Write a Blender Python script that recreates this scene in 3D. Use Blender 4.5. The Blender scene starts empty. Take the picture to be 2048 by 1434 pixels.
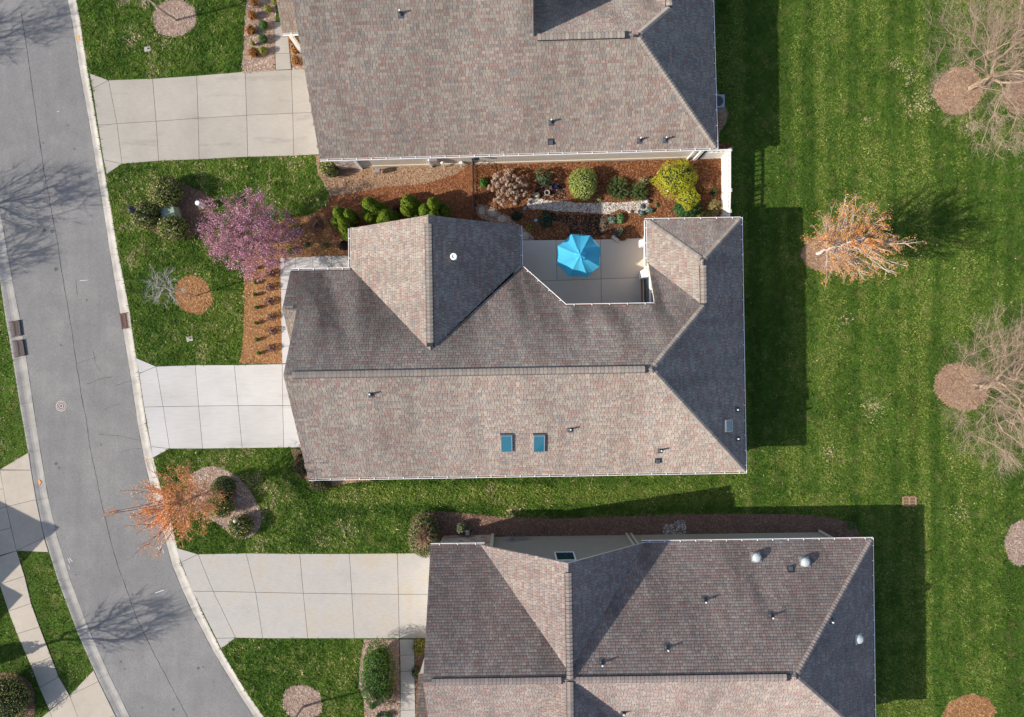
import bpy, math, random
import numpy as np
from mathutils import Vector, Matrix

R = math.radians
random.seed(11)
rng = np.random.default_rng(11)
sc = bpy.context.scene
col = sc.collection

# ------------------------------------------------------------------ camera
HC, S = 45.5, 30.0          # flying height in metres, photo pixels per metre on the ground
cam_d = bpy.data.cameras.new('camera')
cam_d.sensor_width = 36.0
cam_d.lens = 24.0
cam_d.clip_start = 0.5
cam_d.clip_end = 2000.0
cam = bpy.data.objects.new('camera', cam_d)
cam.location = (0, 0, HC)
col.objects.link(cam)
sc.camera = cam

# ------------------------------------------------------------------ sky, sun, exposure
SUN_EL, SUN_AZ = 32.0, 14.6      # azimuth: degrees that the shadows run north of east
world = bpy.data.worlds.new('World')
sc.world = world
world.use_nodes = True
wn = world.node_tree
bg = wn.nodes['Background']
sky = wn.nodes.new('ShaderNodeTexSky')
sky.sky_type = 'NISHITA'
sky.sun_disc = False
sky.sun_elevation = R(SUN_EL)
sky.sun_rotation = R(270 - SUN_AZ)
sky.air_density = .8
sky.dust_density = 1.0
sky.ozone_density = .2
wn.links.new(sky.outputs[0], bg.inputs[0])
bg.inputs[1].default_value = 0.15
sun_d = bpy.data.lights.new('sun', 'SUN')
sun_d.energy = 4.5
sun_d.angle = R(0.53)
sun_d.color = (1.0, 0.945, 0.86)
sun = bpy.data.objects.new('sun', sun_d)
sdir = Vector((math.cos(R(SUN_EL)) * math.cos(R(SUN_AZ)), math.cos(R(SUN_EL)) * math.sin(R(SUN_AZ)), -math.sin(R(SUN_EL))))
sun.rotation_euler = sdir.to_track_quat('-Z', 'Y').to_euler()
sun.location = (-40, -10, 30)
col.objects.link(sun)
vs = sc.view_settings
vs.view_transform = 'Standard'
vs.look = 'None'
vs.exposure = 0.53
vs.gamma = 1.0

# ------------------------------------------------------------------ helpers
def P(px, py, z=0.0):
    """a place in the photograph, seen at height z, as a point of the scene"""
    f = (1 - z / HC) / S
    return Vector(((px - 1024) * f, (717 - py) * f, z))

class VN:
    """value noise"""
    def __init__(self, seed):
        self.g = np.random.default_rng(seed).random((256, 256))
    def __call__(self, x, y):
        x = np.asarray(x, float); y = np.asarray(y, float)
        xi = np.floor(x).astype(int); yi = np.floor(y).astype(int)
        fx = x - xi; fy = y - yi
        fx = fx * fx * (3 - 2 * fx); fy = fy * fy * (3 - 2 * fy)
        g = self.g
        a = g[xi % 256, yi % 256]; b = g[(xi + 1) % 256, yi % 256]
        c = g[xi % 256, (yi + 1) % 256]; d = g[(xi + 1) % 256, (yi + 1) % 256]
        return (a * (1 - fx) + b * fx) * (1 - fy) + (c * (1 - fx) + d * fx) * fy
vn1, vn2, vn3 = VN(1), VN(2), VN(3)
def fbm(x, y, n=vn1):
    return (n(x, y) + .5 * n(x * 2.1 + 7, y * 2.1 + 3) + .25 * n(x * 4.3 + 1, y * 4.3 + 9)) / 1.75

def tag(o, label=None, cat=None, group=None, kind=None):
    if label: o['label'] = label
    if cat: o['category'] = cat
    if group: o['group'] = group
    if kind: o['kind'] = kind
    return o

def empty(name, loc=(0, 0, 0), rz=0.0, parent=None):
    o = bpy.data.objects.new(name, None)
    o.empty_display_size = .3
    o.location = loc
    o.rotation_euler = (0, 0, rz)
    if parent: o.parent = parent
    col.objects.link(o)
    return o

def thing(name, label, cat, loc=(0, 0, 0), rz=0.0, group=None):
    return tag(empty(name, loc, rz), label, cat, group)

def link(name, me, parent=None, loc=None, rot=None):
    o = bpy.data.objects.new(name, me)
    if parent: o.parent = parent
    if loc is not None: o.location = loc
    if rot is not None: o.rotation_euler = rot
    col.objects.link(o)
    return o

def copy_tree(o, parent=None):
    c = o.copy(); col.objects.link(c); c.parent = parent
    for ch in o.children: copy_tree(ch, c)
    return c

def setcols(me, cols):
    a = me.attributes.new('Col', 'FLOAT_COLOR', 'FACE')
    c = np.ones((len(me.polygons), 4), np.float32)
    c[:, :3] = np.asarray(cols, np.float32).reshape(-1, 3)
    a.data.foreach_set('color', c.ravel())

def bulk(name, V, F, cols, m, parent=None, loc=None, smooth=False):
    """many faces of equal corner count"""
    V = np.asarray(V, np.float32); F = np.asarray(F, np.int32)
    n, k = F.shape
    me = bpy.data.meshes.new(name)
    me.vertices.add(len(V)); me.vertices.foreach_set('co', V.ravel())
    me.loops.add(n * k); me.loops.foreach_set('vertex_index', F.ravel())
    me.polygons.add(n)
    me.polygons.foreach_set('loop_start', np.arange(n, dtype=np.int32) * k)
    me.polygons.foreach_set('loop_total', np.full(n, k, np.int32))
    me.update(calc_edges=True)
    if cols is not None: setcols(me, cols)
    me.materials.append(m)
    if smooth: me.polygons.foreach_set('use_smooth', np.ones(n, bool))
    return link(name, me, parent, loc)

class MB:
    """collects shapes that become one mesh"""
    def __init__(s): s.v = []; s.f = []; s.c = []; s.m = []
    def face(s, pts, c=None, m=0):
        i = len(s.v); s.v += [tuple(p) for p in pts]; s.f.append(tuple(range(i, i + len(pts)))); s.c.append(c or (1, 1, 1)); s.m.append(m); return s
    def box(s, c, d, rz=0, col=None, m=0, mat=None):
        x, y, z = d[0] / 2, d[1] / 2, d[2] / 2
        M = mat or Matrix.Rotation(rz, 3, 'Z')
        q = [Vector(c) + M @ Vector((a * x, b * y, e * z)) for e in (-1, 1) for a, b in ((-1, -1), (1, -1), (1, 1), (-1, 1))]
        for f in ((3, 2, 1, 0), (4, 5, 6, 7), (0, 1, 5, 4), (1, 2, 6, 5), (2, 3, 7, 6), (3, 0, 4, 7)):
            s.face([q[k] for k in f], col, m)
        return s
    def prism(s, poly, z0, z1, col=None, m=0, mside=None):
        """poly: list of (x, y); z0/z1 numbers or functions of x, y"""
        f0 = z0 if callable(z0) else (lambda x, y: z0)
        f1 = z1 if callable(z1) else (lambda x, y: z1)
        a = sum(poly[i][0] * poly[(i + 1) % len(poly)][1] - poly[(i + 1) % len(poly)][0] * poly[i][1] for i in range(len(poly)))
        if a < 0: poly = poly[::-1]
        lo = [(x, y, f0(x, y)) for x, y, *_ in poly]; hi = [(x, y, f1(x, y)) for x, y, *_ in poly]
        s.face(hi, col, m); s.face(lo[::-1], col, m if mside is None else mside)
        for i in range(len(poly)):
            j = (i + 1) % len(poly)
            s.face([lo[i], lo[j], hi[j], hi[i]], col, m if mside is None else mside)
        return s
    def cyl(s, p0, p1, r0, r1=None, n=12, col=None, m=0, caps=True):
        r1 = r0 if r1 is None else r1
        p0, p1 = Vector(p0), Vector(p1)
        d = (p1 - p0).normalized()
        a = d.orthogonal().normalized(); b = d.cross(a)
        A = [p0 + (a * math.cos(t) + b * math.sin(t)) * r0 for t in [2 * math.pi * k / n for k in range(n)]]
        B = [p1 + (a * math.cos(t) + b * math.sin(t)) * r1 for t in [2 * math.pi * k / n for k in range(n)]]
        for k in range(n): s.face([A[k], A[(k + 1) % n], B[(k + 1) % n], B[k]], col, m)
        if caps: s.face(A[::-1], col, m); s.face(B, col, m)
        return s
    def lathe(s, prof, c=(0, 0, 0), n=16, col=None, m=0):
        for (r0, z0), (r1, z1) in zip(prof, prof[1:]):
            for k in range(n):
                t0, t1 = 2 * math.pi * k / n, 2 * math.pi * (k + 1) / n
                pts = [(c[0] + r0 * math.cos(t0), c[1] + r0 * math.sin(t0), c[2] + z0), (c[0] + r0 * math.cos(t1), c[1] + r0 * math.sin(t1), c[2] + z0),
                       (c[0] + r1 * math.cos(t1), c[1] + r1 * math.sin(t1), c[2] + z1), (c[0] + r1 * math.cos(t0), c[1] + r1 * math.sin(t0), c[2] + z1)]
                if r0 < 1e-5: pts = pts[1:]
                elif r1 < 1e-5: pts = pts[:3]
                s.face(pts, col, m)
        return s
    def tube(s, pts, r, n=6, col=None, m=0):
        for a, b in zip(pts, pts[1:]): s.cyl(a, b, r, n=n, col=col, m=m)
        return s
    def mesh(s, name, mats, colors=False, smooth=False):
        me = bpy.data.meshes.new(name)
        me.from_pydata(s.v, [], s.f)
        mats = mats if isinstance(mats, (list, tuple)) else [mats]
        for m in mats: me.materials.append(m)
        me.polygons.foreach_set('material_index', np.array(s.m, np.int32))
        if smooth: me.polygons.foreach_set('use_smooth', np.ones(len(s.f), bool))
        if colors: setcols(me, s.c)
        me.update()
        return me
    def build(s, name, mats, parent=None, loc=None, rot=None, colors=False, smooth=False):
        return link(name, s.mesh(name, mats, colors, smooth), parent, loc, rot)

# ------------------------------------------------------------------ materials
def _mul(nt, colsock, fac):
    n = nt.nodes.new('ShaderNodeVectorMath'); n.operation = 'SCALE'
    nt.links.new(colsock, n.inputs[0]); nt.links.new(fac, n.inputs['Scale'])
    return n.outputs[0]

def mat(name, base=(.5, .5, .5), rough=.85, noises=(), bump=None, vcol=False, spec=.3, metal=0.0, tint=None, alpha=None, trans=0.0, two=0.0, objrand=0.0, drough=0.0):
    """noises: (scale, amount, detail, stretch) brightness variation; tint: (scale, colour, threshold, softness)"""
    m = bpy.data.materials.new(name); m.use_nodes = True
    nt = m.node_tree; b = nt.nodes['Principled BSDF']
    geo = nt.nodes.new('ShaderNodeNewGeometry')
    if vcol:
        a = nt.nodes.new('ShaderNodeAttribute'); a.attribute_name = 'Col'; c = a.outputs['Color']
    else:
        a = nt.nodes.new('ShaderNodeRGB'); a.outputs[0].default_value = (*base, 1); c = a.outputs[0]
    def noise(scale, det=3, stretch=None, rough_=.6):
        n = nt.nodes.new('ShaderNodeTexNoise'); n.inputs['Scale'].default_value = scale; n.inputs['Detail'].default_value = det; n.inputs['Roughness'].default_value = rough_
        if stretch:
            mp = nt.nodes.new('ShaderNodeMapping'); mp.inputs['Scale'].default_value = stretch
            nt.links.new(geo.outputs['Position'], mp.inputs[0]); nt.links.new(mp.outputs[0], n.inputs['Vector'])
        else: nt.links.new(geo.outputs['Position'], n.inputs['Vector'])
        return n.outputs['Fac']
    if tint:
        for (scale, tc, th, soft, *st) in tint:
            f = noise(scale, 4, st[0] if st else None)
            mr = nt.nodes.new('ShaderNodeMapRange'); mr.inputs[1].default_value = th - soft; mr.inputs[2].default_value = th + soft
            nt.links.new(f, mr.inputs[0])
            mx = nt.nodes.new('ShaderNodeMix'); mx.data_type = 'RGBA'
            nt.links.new(mr.outputs[0], mx.inputs[0]); nt.links.new(c, mx.inputs[6]); mx.inputs[7].default_value = (*tc, 1)
            c = mx.outputs[2]
    for nz in noises:
        f = noise(nz[0], nz[2] if len(nz) > 2 else 3, nz[3] if len(nz) > 3 else None)
        mr = nt.nodes.new('ShaderNodeMapRange'); mr.clamp = False
        mr.inputs[1].default_value = .25; mr.inputs[2].default_value = .75
        mr.inputs[3].default_value = 1 - nz[1]; mr.inputs[4].default_value = 1 + nz[1]
        nt.links.new(f, mr.inputs[0]); c = _mul(nt, c, mr.outputs[0])
    if objrand:      # neighbouring slabs were poured and weathered differently
        oi = nt.nodes.new('ShaderNodeObjectInfo'); mr = nt.nodes.new('ShaderNodeMapRange'); mr.inputs[3].default_value = 1 - objrand; mr.inputs[4].default_value = 1 + objrand
        nt.links.new(oi.outputs['Random'], mr.inputs[0]); c = _mul(nt, c, mr.outputs[0])
    nt.links.new(c, b.inputs['Base Color'])
    b.inputs['Roughness'].default_value = rough
    b.inputs['Specular IOR Level'].default_value = spec
    b.inputs['Metallic'].default_value = metal
    if drough and 'Diffuse Roughness' in b.inputs: b.inputs['Diffuse Roughness'].default_value = drough
    if trans: b.inputs['Transmission Weight'].default_value = trans
    if bump:
        bp = nt.nodes.new('ShaderNodeBump'); bp.inputs['Strength'].default_value = bump[1]; bp.inputs['Distance'].default_value = bump[2] if len(bump) > 2 else .02
        nt.links.new(noise(bump[0], 5), bp.inputs['Height']); nt.links.new(bp.outputs[0], b.inputs['Normal'])
    if two:      # thin leaves let some light through
        t = nt.nodes.new('ShaderNodeBsdfTranslucent'); nt.links.new(c, t.inputs[0])
        mx = nt.nodes.new('ShaderNodeMixShader'); mx.inputs[0].default_value = two
        nt.links.new(b.outputs[0], mx.inputs[1]); nt.links.new(t.outputs[0], mx.inputs[2])
        nt.links.new(mx.outputs[0], nt.nodes['Material Output'].inputs[0])
    return m

M = {}
M['soil'] = mat('soil', (.12, .09, .06), noises=[(1.5, .3)])
M['lawn'] = mat('lawn', (.060, .108, .014), noises=[(.35, .2, 4), (3.0, .25, 4), (14, .3, 3), (.5, .25, 2, (2.2, .05, 1))], rough=.95, spec=.1, bump=(22, 1.0, .05),
                tint=[(1.1, (.14, .14, .04), .60, .08)])
M['blade'] = mat('grass_blades', vcol=True, rough=.8, spec=.08, two=.22)
M['leaf'] = mat('leaves', vcol=True, rough=.7, spec=.10, two=.2)
M['bark'] = mat('bark', vcol=True, rough=.9, spec=.15)
M['chips'] = mat('mulch_chips', vcol=True, rough=.95, spec=.1)
M['asphalt'] = mat('asphalt', (.186, .179, .171), rough=.9, noises=[(.12, .08, 3), (.8, .08, 4), (7, .10, 3), (16, .14, 2), (38, .3, 2), (.5, .07, 3, (3, .25, 1))],
                   tint=[(.35, (.218, .204, .193), .56, .10)], bump=(90, .4, .01))
M['crack'] = mat('tar_crack', (.05, .05, .05), noises=[(3, .4)])
M['stain'] = mat('oil_stain', (.10, .10, .10), noises=[(9, .4)])
M['kerb'] = mat('kerb_concrete', (.385, .352, .305), noises=[(1.2, .16, 4), (12, .10, 4), (.6, .12, 3)], tint=[(.9, (.30, .28, .26), .66, .07)], objrand=.045, bump=(60, .2, .01))
M['con_n'] = mat('aged_concrete', (.355, .32, .272), noises=[(.5, .10, 4), (3, .06, 4, (1, 3.5, 1)), (20, .04, 3)], tint=[(.55, (.27, .245, .215), .66, .08, (.5, 2.2, 1))], objrand=.045, bump=(40, .15, .01))
M['con_m'] = mat('clean_concrete', (.455, .435, .41), noises=[(.5, .07, 4), (2.2, .06, 4, (.5, 4, 1)), (20, .04, 3)], tint=[(.45, (.39, .365, .335), .66, .08, (.4, 2.2, 1))], objrand=.045, bump=(40, .15, .01))
M['con_s'] = mat('worn_concrete', (.395, .365, .328), noises=[(.5, .10, 4), (3, .08, 4, (1, 4, 1)), (20, .04, 3)], tint=[(.5, (.37, .32, .25), .60, .10)], objrand=.045, bump=(40, .15, .01))
M['con_w'] = mat('warm_concrete', (.43, .37, .295), noises=[(.5, .09, 4), (3, .06, 4), (20, .04, 3)], objrand=.045, bump=(40, .15, .01))
M['con_p'] = mat('patio_concrete', (.60, .515, .43), noises=[(.6, .05, 4), (20, .03, 3)], objrand=.045, bump=(40, .15, .01))
M['joint'] = mat('joint', (.07, .065, .06), noises=[(4, .3)])
M['shingle'] = mat('shingle', vcol=True, drough=1.0, rough=.95, spec=.12, noises=[(30, .14, 3), (.35, .07, 3)], bump=(140, .5, .008))
M['deck'] = mat('roof_underlay', (.075, .065, .06), rough=.95)
M['white'] = mat('white_paint', (.80, .79, .77), rough=.5, noises=[(3, .05)])
M['fascia'] = mat('fascia', (.62, .57, .50), rough=.6, noises=[(3, .06)])
M['siding'] = mat('siding', (.64, .565, .465), rough=.7, noises=[(1.5, .05), (9, .04)])
M['siding_s'] = mat('siding_olive', (.42, .37, .29), rough=.7, noises=[(1.5, .05), (9, .04)])
M['found'] = mat('foundation', (.55, .48, .38), noises=[(2, .08), (14, .06)])
M['stone'] = mat('veneer_stone', vcol=True, rough=.9, noises=[(12, .2)])
M['glass'] = mat('window_glass', (.02, .05, .07), rough=.06, spec=.6)
M['skyglass'] = mat('skylight_glass', (.02, .12, .17), rough=.05, spec=.8)
M['metal'] = mat('galvanised_metal', (.42, .42, .42), rough=.4, metal=.6, noises=[(8, .1)])
M['darkmetal'] = mat('dark_metal', (.025, .025, .028), rough=.4, spec=.4)
M['black'] = mat('black_plastic', (.03, .03, .035), rough=.5)
M['lead'] = mat('lead_flashing', (.075, .078, .088), rough=.6, spec=.15)
M['pvc'] = mat('white_pvc', (.75, .75, .74), rough=.4)
M['iron'] = mat('rusty_iron', (.17, .09, .07), rough=.8, noises=[(14, .3)])
M['steel'] = mat('worn_steel', (.26, .22, .21), rough=.45, metal=.5, noises=[(14, .2)])
M['green_box'] = mat('utility_green', (.25, .32, .24), rough=.5, noises=[(4, .06)])
M['canvas'] = mat('blue_canvas', (.08, .48, .70), rough=.8, spec=.15, two=.25, noises=[(25, .04)])
M['orange_paint'] = mat('orange_marking', (.75, .33, .10), rough=.9, noises=[(20, .3)])
M['white_paint'] = mat('white_marking', (.6, .6, .6), rough=.9, noises=[(30, .3)])
M['pot'] = mat('dark_glazed_pot', (.06, .065, .08), rough=.25)
M['bluepot'] = mat('blue_glazed_pot', (.008, .010, .075), rough=.15)
M['rock'] = mat('rock', (.45, .38, .28), noises=[(5, .25), (20, .15)], bump=(14, .6, .03))
M['ceramic'] = mat('pale_blue_ceramic', (.16, .42, .60), rough=.25)
M['dome'] = mat('acrylic_dome', (.42, .45, .43), rough=.12, spec=.6)
M['rubber'] = mat('rubber_hose', (.05, .06, .06), rough=.5)
M['wood'] = mat('door_sill', (.30, .14, .06), rough=.6)
M['tabletop'] = mat('frosted_table_glass', (.52, .55, .50), rough=.15, spec=.6)
# ------------------------------------------------------------------ ground, road, kerbs
def lerp2(a, b, t): return (a[0] + (b[0] - a[0]) * t, a[1] + (b[1] - a[1]) * t)
def smooth(pts, closed=True, sub=6, jit=0.0):
    """Catmull-Rom through pixel points"""
    n = len(pts); out = []
    rngi = range(n) if closed else range(n - 1)
    for i in rngi:
        p0 = pts[(i - 1) % n] if closed or i else pts[0]
        p1 = pts[i]; p2 = pts[(i + 1) % n]
        p3 = pts[(i + 2) % n] if closed or i + 2 < n else pts[-1]
        for k in range(sub):
            t = k / sub
            q = [.5 * ((2 * p1[d]) + (-p0[d] + p2[d]) * t + (2 * p0[d] - 5 * p1[d] + 4 * p2[d] - p3[d]) * t * t + (-p0[d] + 3 * p1[d] - 3 * p2[d] + p3[d]) * t ** 3) for d in (0, 1)]
            out.append((q[0] + random.uniform(-jit, jit), q[1] + random.uniform(-jit, jit)))
    if not closed: out.append(tuple(pts[-1]))
    return out
def W(pts): return [tuple(P(x, y))[:2] for x, y in pts]
def sheet(name, pts, z, m, parent=None, kind='structure', label=None, cat=None):
    w = W(pts)
    a = sum(w[i][0] * w[(i + 1) % len(w)][1] - w[(i + 1) % len(w)][0] * w[i][1] for i in range(len(w)))
    if a < 0: w = w[::-1]
    o = MB().face([(x, y, z) for x, y in w]).build(name, m, parent)
    if not parent: tag(o, label, cat, kind=kind)
    return o

RA = [(120, -70), (134, 0), (143, 43), (158, 141), (176, 239), (192, 339), (205, 416), (219, 508), (228, 561), (239, 627), (244, 658), (259, 748), (275, 853), (288, 923), (303, 986), (326, 1068), (344, 1133), (363, 1179), (382, 1220), (427, 1306), (476, 1387), (506, 1434), (555, 1505)]
RB = [(139, -70), (153, 0), (160, 38), (175, 137), (192, 236), (208, 334), (222, 415), (237, 508), (248, 561), (260, 625), (264, 657), (278, 746), (293, 848), (307, 915), (321, 973), (347, 1061), (362, 1126), (382, 1172), (399, 1212), (442, 1299), (491, 1381), (522, 1425), (571, 1496)]
LA = [(-105, -100), (-50, 160), (0, 432), (9, 485), (22, 560), (38, 640), (43, 671), (50, 715), (63, 804), (78, 900), (94, 996), (112, 1074), (138, 1159), (176, 1261), (216, 1350), (257, 1434), (300, 1510)]
LB = [(-125, -100), (-70, 160), (-19, 436), (-10, 489), (1, 564), (13, 645), (19, 676), (26, 719), (40, 808), (57, 904), (72, 1000), (91, 1079), (118, 1165), (156, 1266), (196, 1357), (234, 1440), (276, 1516)]

tag(MB().face([(-400, -400, -.13), (400, -400, -.13), (400, 400, -.13), (-400, 400, -.13)]).build('ground', M['soil']), 'bare earth under the lawns', 'ground', kind='structure')
def far(p, q, d):   # extend a polyline end
    return (p[0] + (p[0] - q[0]) * d, p[1] + (p[1] - q[1]) * d)
up_r, dn_r = far(RB[0], RB[1], 30), far(RB[-1], RB[-2], 14)
up_l, dn_l = far(LB[0], LB[1], 8), far(LB[-1], LB[-2], 26)
ROAD = [far(RA[0], RA[1], 30)] + RA + [far(RA[-1], RA[-2], 14)] + [far(LA[-1], LA[-2], 26)] + LA[::-1] + [far(LA[0], LA[1], 8)]
road = sheet('road', ROAD, -.11, M['asphalt'], label='curving grey asphalt street', cat='road')
EAST = [up_r] + RB + [dn_r, (9000, dn_r[1]), (9000, up_r[1])]
WEST = [up_l] + LB + [dn_l, (-7000, dn_l[1]), (-7000, up_l[1])]
lawn_e = sheet('lawn', EAST, 0, M['lawn'], label='mown green lawn round the three houses', cat='lawn')
lawn_w = sheet('lawn', WEST, 0, M['lawn'], label='mown green lawn across the street', cat='lawn')

def kerb(name, A, B, label):
    root = tag(empty(name), label, 'kerb', kind='structure')
    for i in range(len(A) - 1):
        a0, a1, b0, b1 = P(*A[i]), P(*A[i + 1]), P(*B[i]), P(*B[i + 1])
        g = (a1 - a0).normalized() * .006
        a0, b0, a1, b1 = a0 + g, b0 + g, a1 - g, b1 - g
        prof = [(-.02, -.16), (0, -.104), (.40, -.088), (.58, -.062), (.76, -.018), (.90, .012), (1.0, .018), (1.0, -.12)]
        mb = MB()
        n = 6
        for (t0, z0), (t1, z1) in zip(prof, prof[1:]):
            q = [a0.lerp(b0, t0), a1.lerp(b1, t0), a1.lerp(b1, t1), a0.lerp(b0, t1)]
            zz = (z0, z0, z1, z1)
            pts = [(p.x, p.y, z) for p, z in zip(q, zz)]
            if (Vector(pts[1]) - Vector(pts[0])).cross(Vector(pts[3]) - Vector(pts[0])).z < 0: pts = pts[::-1]
            mb.face(pts)
        for p, q in ((a0, b0), (a1, b1)):
            mb.face([tuple(p.lerp(q, t)[:2]) + (z,) for t, z in prof])
        mb.build('kerb_segment', M['kerb'], root)
    return root
kerb('kerb', RA, RB, 'rolled concrete kerb along the driveways of the three houses')
kerb('kerb', LB[::-1] if False else LA, LB, 'rolled concrete kerb on the far side of the street')

for kx, ky, kr, kz, par in ((157, 76, 4, -.030, 0), (78, 965, 4, -.060, 1), (226, 1412, 4, -.052, 1)):
    pl = [(kx + kr * random.uniform(.5, 1.3) * math.cos(t), ky + 1.3 * kr * random.uniform(.5, 1.3) * math.sin(t)) for t in np.linspace(0, 2 * math.pi, 12)[:-1]]
    sheet('paint_mark', pl, kz, M['orange_paint'], road)
def strip(name, pts, w, z, m, parent, wob=0.0):
    """thin line on the ground"""
    mb = MB(); prev = None
    q = []
    for a, b in zip(pts, pts[1:]):
        k = max(1, int(math.dist(a, b) / 8)) if wob else 1
        for i in range(k):
            t = i / k; j = wob if i else 0
            q.append((a[0] + (b[0] - a[0]) * t + random.uniform(-j, j), a[1] + (b[1] - a[1]) * t + random.uniform(-j, j)))
    q.append(pts[-1])
    pw = [P(*p) for p in q]
    for i in range(len(pw) - 1):
        d = (pw[i + 1] - pw[i]).normalized(); nrm = Vector((-d.y, d.x, 0))
        w0 = w * random.uniform(.5, 1.2) / 2; w1 = w0
        mb.face([tuple((pw[i] - nrm * w0)[:2]) + (z,), tuple((pw[i + 1] - nrm * w1)[:2]) + (z,), tuple((pw[i + 1] + nrm * w1)[:2]) + (z,), tuple((pw[i] + nrm * w0)[:2]) + (z,)])
    return mb.build(name, m, parent)
SEAM = [(40, 20), (52, 100), (66, 200), (80, 300), (85, 336), (94, 382), (103, 432), (112, 478), (123, 550), (136, 628), (141, 658), (151, 728), (161, 791), (171, 841), (179, 900), (194, 972), (207, 1030), (219, 1081), (236, 1139), (259, 1200), (271, 1237), (294, 1283), (319, 1333), (339, 1370), (369, 1426), (400, 1480)]
for e_ in (RA, LA): strip('edge_seam', smooth(e_, False, 3), .05, -.1045, M['crack'], road, .5)
strip('seam', SEAM, .035, -.106, M['crack'], road, .6)
for c, w in (([(86, 88), (100, 80), (120, 72), (146, 73)], .025), ([(68, 82), (86, 88)], .02), ([(172, 768), (200, 758), (222, 754)], .025), ([(230, 771), (246, 765), (257, 763)], .025), ([(151, 728), (165, 722), (190, 715)], .02),
             ([(248, 1122), (262, 1116), (275, 1102)], .025), ([(205, 820), (225, 812), (240, 806)], .02), ([(195, 868), (240, 872), (280, 882)], .02), ([(150, 560), (153, 590)], .02), ([(77, 280), (80, 300)], .03), ([(184, 700), (190, 730), (200, 742)], .015), ([(240, 905), (270, 897), (285, 898)], .015)):
    strip('crack', c, w, -.105, M['crack'], road, 1.2)
for (x, y, r) in ((86, 460, 4), (103, 462, 4), (110, 538, 4), (158, 354, 3), (115, 1168, 2), (150, 1150, 1.5), (200, 890, 2), (212, 1130, 1.5), (263, 1190, 2), (395, 1338, 3), (405, 1335, 2), (240, 1325, 2.5), (248, 1340, 2), (390, 1240, 2), (345, 1420, 3), (283, 1417, 2), (425, 1365, 1.5), (85, 285, 2), (147, 297, 2), (110, 928, 3), (116, 936, 2), (135, 250, 2), (140, 1248, 2), (172, 600, 2), (218, 632, 1.5), (187, 650, 1.5), (120, 690, 2)):
    pl = [(x + r * random.uniform(.7, 1.3) * math.cos(t), y + r * random.uniform(.7, 1.3) * math.sin(t)) for t in np.linspace(0, 2 * math.pi, 9)[:-1]]
    sheet('stain', pl, -.104, M['stain'], road)
for c in ([(134, 1118), (138, 1126)], [(137, 1117), (143, 1124)], [(135, 1132), (137, 1140)], [(314, 1095), (318, 1101)], [(319, 1093), (321, 1100)], [(324, 1100), (326, 1107)], [(309, 1187), (326, 1181)], [(158, 561), (173, 560)], [(112, 222), (117, 221)]):
    strip('paint_mark', c, .05, -.103, M['white_paint'], road)

M['tan_iron'] = mat('tan_rusted_iron', (.36, .22, .13), rough=.8, noises=[(14, .2)])
M['dark_iron'] = mat('dark_iron', (.09, .06, .055), rough=.7, noises=[(14, .2)])
# manhole and storm grates
mh = thing('manhole_cover', 'round worn steel manhole cover set in the street asphalt', 'manhole', tuple(P(123, 812, -.108)))
MB().lathe([(0, .004), (.36, .004), (.37, 0)], n=28).build('lid', M['stain'], mh)
for r0, r1 in ((.30, .36), (.20, .25), (.08, .14)):
    mb = MB()
    for k in range(28):
        t0, t1 = 2 * math.pi * k / 28, 2 * math.pi * (k + 1) / 28
        mb.prism([(r * math.cos(t), r * math.sin(t)) for r, t in ((r0, t0), (r1, t0), (r1, t1), (r0, t1))], .004, .012)
    mb.build('ring', M['steel'], mh)
def grate(quad, label, z=-.06, rows=13, mt='iron', cols=2):
    c = sum((P(*q) for q in quad), Vector()) / 4
    g = thing('storm_drain_grate', label, 'drain grate', (c.x, c.y, z), group='storm drain grates')
    q = [P(*p) - c for p in quad]
    pit = MB().face([(p.x, p.y, .0) for p in q]).build('pit', M['black'], g)
    def at(a, b):
        t = q[0].lerp(q[1], a); u = q[3].lerp(q[2], a); r = t.lerp(u, b); return (r.x, r.y)
    mb = MB()
    for a0, a1, b0, b1 in ((0, .08, 0, 1), (.92, 1, 0, 1), (0, 1, 0, .06), (0, 1, .94, 1)) + (((.46, .54, 0, 1),) if cols == 2 else ()):
        mb.prism([at(a0, b0), at(a1, b0), at(a1, b1), at(a0, b1)], .004, .05)
    mb.build('frame', M[mt], g)
    for k in range(rows):
        b0 = .06 + .88 * (k + .25) / rows; b1 = .06 + .88 * (k + .75) / rows
        MB().prism([at(.02, b0), at(.98, b0), at(.98, b1), at(.02, b1)], .006, .045).build('bar', M[mt], g)
    return g
grate([(239, 627), (258, 624), (263, 655), (244, 658)], 'rusty red storm drain grate in the kerb beside the round straw ring', -.05)
grate([(13, 644), (38, 640), (42, 671), (18, 675)], 'upper of the two storm drain grates in the far kerb', -.05, mt='dark_iron')
grate([(20, 682), (45, 679), (50, 711), (25, 716)], 'lower of the two storm drain grates in the far kerb', -.05, mt='dark_iron')
grate([(1804, 992), (1832, 992), (1832, 1012), (1804, 1012)], 'rusty drain grate alone in the open lawn', .01, rows=6, mt='tan_iron')

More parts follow.
